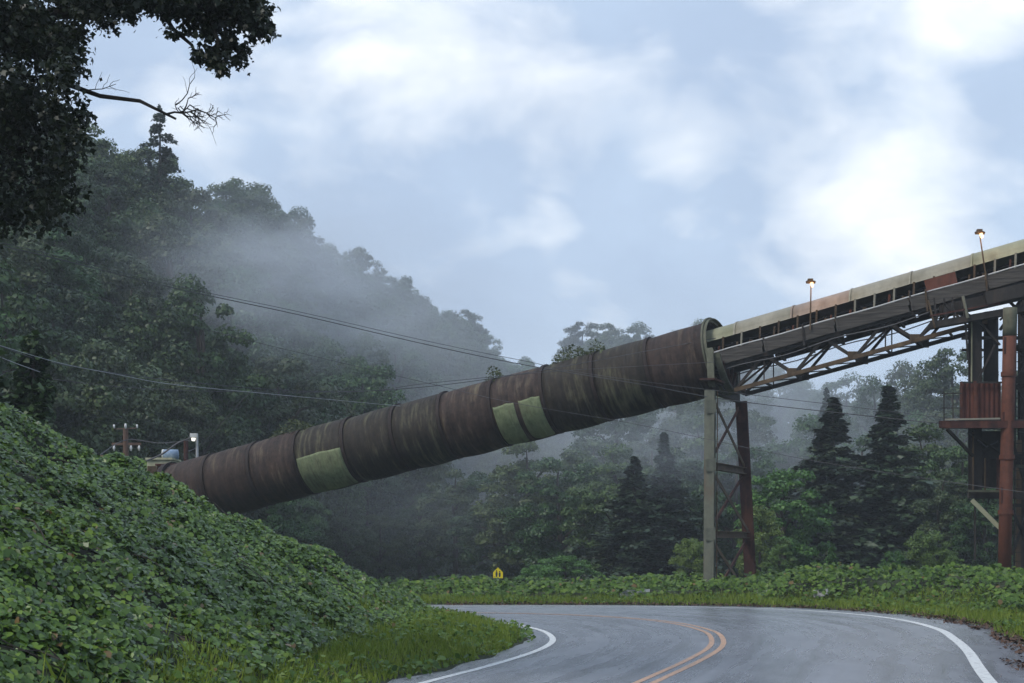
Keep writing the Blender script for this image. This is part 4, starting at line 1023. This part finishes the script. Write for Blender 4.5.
r = empty('barrel', at(171, 462, 63.3), 'blue and white drum sitting on the roof of the cream hut', 'drum')
mb = MB(); c = at(171, 460, 63.8); mb.tube([c + Vector((-.28, 0, .22)), c + Vector((.28, 0, .22))], .2, 16); mb.build('body', M['blue'], r, True)
mb = MB(); mb.tube([c + Vector((-.34, 0, .22)), c + Vector((-.28, 0, .22))], .205, 16); mb.build('lid', M['white_box'], r)
mb = MB(); mb.tube([at(186, 492, 62), at(186, 441, 62)], .09, 10); o = mb.build('post', M['steel_red'], None, org=at(186, 492, 62)); tag(o, 'short dark red steel post at the low end of the tube', 'post')
# wooden pole with crossarm
r = empty('utility_pole', at(126, 500, 64), 'wooden utility pole with insulators rising behind the kudzu bank', 'pole')
mb = MB(); mb.tube([at(126.5, 500, 64), at(125.5, 428, 64)], [.13, .1], 10); mb.build('pole', M['wood_pole'], r)
mb = MB(); mb.beam(at(112, 444, 64), at(141, 444, 64), .09, .1); mb.build('crossarm', M['wood_pole'], r)
for px, y_ in ((114, 448), (131, 448), (139, 448), (125.5, 426)):
    mb = MB(); c = at(px, y_, 63.9); mb.tube([c + Vector((0, 0, .1)), c, c - Vector((0, 0, .12))], [.03, .055, .03], 8); mb.build('insulator', M['porcelain'], r, True)
mb = MB(); mb.beam(at(114, 429, 64), at(137, 428, 64), .04, .04); mb.build('top_arm', M['wood_pole'], r)
for px in (114, 137):
    mb = MB(); c = at(px, 427, 63.95); mb.tube([c + Vector((0, 0, .1)), c - Vector((0, 0, .05))], .04, 8); mb.build('insulator', M['porcelain'], r, True)
# lamp pole
r = empty('lamp_pole', at(198, 500, 63), 'thin grey pole with small white floodlight beside the tube low end', 'lamp')
mb = MB(); mb.tube([at(198, 500, 63), at(196.8, 434, 63)], [.07, .05], 8); mb.build('pole', M['galv'], r)
mb = MB(); mb.beam(at(197, 435, 63), at(193, 435, 63), .05, .05); mb.build('arm', M['galv'], r)
mb = MB(); mb.box(at(194, 435.5, 62.9), .28, .25, .16); mb.build('lamp_head', M['white_box'], r)
mb = MB(); mb.tube([at(193.5, 438, 62.85), at(193.3, 441, 62.85)], [.09, .06], 10); mb.build('lamp_glass', M['lamp_white'], r)

# yellow school sign
d = 98; zb = ground_z((498 - 512) / F * d, d); base = Vector(((498 - 512) / F * d, d, zb))
r = empty('road_sign', base, 'yellow house shaped school warning sign beside the distant road', 'sign')
c = at(498, 573.6, d); mb = MB(); mb.tube([base, Vector((base.x, d + .03, c.z + .2))], .035, 8); mb.build('post', M['galv'], r)
def plate(pts, y0, y1):
    mb = MB(); n = len(pts); mb.v = [Vector((p[0], y0, p[1])) for p in pts] + [Vector((p[0], y1, p[1])) for p in pts]
    mb.f = [tuple(range(n)), tuple(reversed(range(n, 2 * n)))] + [(i, i + n, (i + 1) % n + n, (i + 1) % n) for i in range(n)]; return mb
w = .30; plate([(c.x - w, c.z - .28), (c.x + w, c.z - .28), (c.x + w, c.z + .08), (c.x, c.z + .38), (c.x - w, c.z + .08)], d - .04, d - .02).build('sign_plate', M['sign_yellow'], r)
for dx, h in ((-.09, .24), (.1, .2)):
    mb = plate([(c.x + dx - .04, c.z - .2), (c.x + dx + .04, c.z - .2), (c.x + dx + .065, c.z - .04), (c.x + dx + .05, c.z + h - .14), (c.x + dx - .05, c.z + h - .14), (c.x + dx - .065, c.z - .04)], d - .046, d - .042)
    mb.tube([(c.x + dx, d - .046, c.z + h - .08), (c.x + dx, d - .042, c.z + h - .08)], .045, 10); mb.build('pedestrian_symbol', M['sign_black'], r)
# guard rail fragments in the kudzu
for (x0, x1, d0, d1) in ((620, 650, 50.2, 50.2), (757, 775, 49.4, 49.1), (814, 828, 47.6, 47.2)):
    a = at(x0, 595.5, d0); b = at(x1, 594, d1)
    rr = empty('guard_rail', a, {620: 'bit of pale guard rail showing through kudzu left of the tower', 757: 'short bit of pale guard rail in kudzu right of the tower', 814: 'pale guard rail fragment in kudzu below the dark conifers'}[x0], 'guard rail')
    mb = MB(); mb.beam(a, b, .04, .10); mb.beam(a + Vector((0, .03, .11)), b + Vector((0, .03, .11)), .04, .09); mb.build('rail', M['galv'], rr)
    mb = MB(); q = (a + b) / 2; mb.beam((q.x, q.y + .1, -.1), (q.x, q.y + .1, q.z + .1), .1, .1); mb.build('post', M['wood_pole'], rr)

# ------------------------------------------------------------------ overhead wires
def wire(pts, r, m_, lab):
    P = np.array([list(at(*p)) for p in pts]); Q = []
    n = 10
    for i in range(len(P) - 1):
        p0 = P[max(i - 1, 0)]; p1 = P[i]; p2 = P[i + 1]; p3 = P[min(i + 2, len(P) - 1)]
        for k in range(n):
            t = k / n; Q.append(.5 * ((2 * p1) + (-p0 + p2) * t + (2 * p0 - 5 * p1 + 4 * p2 - p3) * t * t + (-p0 + 3 * p1 - 3 * p2 + p3) * t ** 3))
    Q.append(P[-1]); mb = MB(); mb.tube([Vector(q) for q in Q], r, 5); o = mb.build('power_line', M[m_], None, org=Vector(Q[0])); tag(o, lab, 'cable')
wire([(-160, 215, 36), (20, 250, 42), (170, 287, 46), (300, 315, 49), (420, 343, 51), (520, 364, 52), (640, 384, 52), (760, 404, 52), (1100, 440, 50)], .014, 'wire', 'uppermost cable crossing the mountainside and passing the top of the tube')
wire([(-160, 212, 36.4), (20, 247, 42.4), (170, 284.5, 46.3), (300, 312, 49.3), (420, 339.5, 51.3), (520, 360, 52.2), (640, 381, 52), (1100, 436, 50)], .009, 'wire', 'thin cable running just above the uppermost cable')
wire([(-80, 310, 34), (0, 346, 38), (60, 364, 41), (170, 380, 46), (300, 391, 50), (400, 389, 52), (520, 374, 53), (716, 338, 53.2)], .012, 'wire', 'sagging cable ending at the tube mouth after crossing the mist')
wire([(-80, 322, 34), (0, 357, 38), (40, 372, 40)], .01, 'wire_pale', 'short pale cable at the left edge running to the vine spire')
wire([(0, 345.5, 36), (60, 363, 38), (120, 375, 40), (170, 384, 42), (260, 393, 46), (400, 406, 54)], .008, 'wire_pale', 'pale thin cable at left above the vine spire tree')
wire([(-160, 225, 40), (34, 278, 45), (200, 328, 48), (440, 386, 50.5), (520, 404, 50.5), (640, 425, 50), (815, 461, 48), (1024, 492, 45), (1200, 510, 42)], .008, 'wire', 'pale thin cable crossing below the tube to the right edge')
wire([(-160, 340, 44), (100, 385, 47), (340, 392, 50), (430, 383, 50.5), (560, 371, 51), (715, 362, 51.5)], .009, 'wire', 'cable in front of the tube joining the side board end')
wire([(100, 455, 62), (126, 440, 63.8), (160, 443, 63.4), (194, 440, 63)], .02, 'wire', 'cable strung from the wooden pole to the floodlight pole')
wire([(146, 461, 62.6), (162, 454, 62.7), (178, 443, 62.8), (196, 436, 62.9)], .035, 'wire', 'thick cable climbing from the cream hut to the floodlight pole')
wire([(186, 452, 62.9), (200, 446, 63.2), (215, 430, 58), (250, 391.8, 47.5)], .018, 'wire', 'thick cable rising right from the short red post')

# ------------------------------------------------------------------ air
def vol(m, dens_node_fn, color=(1, 1, 1), density=.01):
    m.use_nodes = True; t = m.node_tree; t.nodes.clear(); o = N(t, 'ShaderNodeOutputMaterial'); v = N(t, 'ShaderNodeVolumePrincipled')
    v.inputs['Color'].default_value = (*color, 1); v.inputs['Density'].default_value = density; v.inputs['Anisotropy'].default_value = 0
    if dens_node_fn: t.links.new(dens_node_fn(t), v.inputs['Density'])
    t.links.new(v.outputs[0], o.inputs['Volume']); return m
hm = vol(bpy.data.materials.new('haze_air'), None, (.86, .93, 1.0), .0006)
mb = MB(); mb.box((0, 190, 56), 1500, 620, 126)
# bottom a metre below the lowest ground
zmin = float(Z.min()) - 1.0
for v in mb.v:
    if v.z < 0: v.z = zmin
tag(mb.build('haze', hm), kind='stuff', label='thin even blue haze filling the valley air', cat='haze')
def mist(loc, rad, dens, lab, seed, sc=1.6):
    m = bpy.data.materials.new('mist_%d' % seed)
    def f(t):
        c = N(t, 'ShaderNodeTexCoord'); ln = N(t, 'ShaderNodeVectorMath', operation='LENGTH'); t.links.new(c.outputs['Object'], ln.inputs[0])
        fall = mth(t, 'SUBTRACT', 1, ln.outputs['Value'], True)
        fall = mth(t, 'MULTIPLY', fall, fall)
        mp = N(t, 'ShaderNodeMapping'); mp.inputs['Location'].default_value = (seed, 0, 0); t.links.new(c.outputs['Object'], mp.inputs[0])
        n = N(t, 'ShaderNodeTexNoise', i_Scale=sc, i_Detail=3.0, i_Roughness=.55); t.links.new(mp.outputs[0], n.inputs[0])
        nn_ = mth(t, 'MULTIPLY', mth(t, 'SUBTRACT', n.outputs[0], .32), 4.0, True)
        return mth(t, 'MULTIPLY', mth(t, 'MULTIPLY', fall, nn_), dens)
    vol(m, f, (.86, .92, 1.0))
    bm_ = MB(); n1_, n2_ = 20, 12
    bm_.v.append(Vector((0, 0, -1)))
    for j in range(1, n2_):
        ph = -math.pi / 2 + math.pi * j / n2_
        for i in range(n1_): th = 2 * math.pi * i / n1_; bm_.v.append(Vector((math.cos(th) * math.cos(ph), math.sin(th) * math.cos(ph), math.sin(ph))))
    bm_.v.append(Vector((0, 0, 1)))
    for i in range(n1_): bm_.f.append((0, 1 + (i + 1) % n1_, 1 + i))
    for j in range(n2_ - 2):
        for i in range(n1_): a = 1 + j * n1_ + i; b = 1 + j * n1_ + (i + 1) % n1_; bm_.f.append((a, b, b + n1_, a + n1_))
    L = len(bm_.v) - 1
    for i in range(n1_): bm_.f.append((L, 1 + (n2_ - 2) * n1_ + i, 1 + (n2_ - 2) * n1_ + (i + 1) % n1_))
    o = bm_.build('mist', m); o.location = loc; o.scale = rad; tag(o, lab, 'mist', kind='stuff')
mist(at(300, 275, 108), (15, 10, 9), .2, 'bright patch of mist hanging on the left mountainside', 1, 3.0)
mist(at(410, 320, 165), (25, 20, 13), .045, 'mist drifting off the shoulder of the left mountain', 2, 2.8)
mist(at(770, 440, 106), (19, 10, 7), .09, 'low mist lying behind the tower and beneath the truss', 3)
mist(at(440, 490, 100), (16, 8, 6), .022, 'dim mist pooled in the valley under the tube', 4)
mist(at(640, 410, 165), (55, 24, 20), .06, 'pale mist veiling the far right ridge', 5)
mist(at(640, 450, 92), (12, 7, 4), .06, 'thin mist wisp under the upper end of the tube', 6)
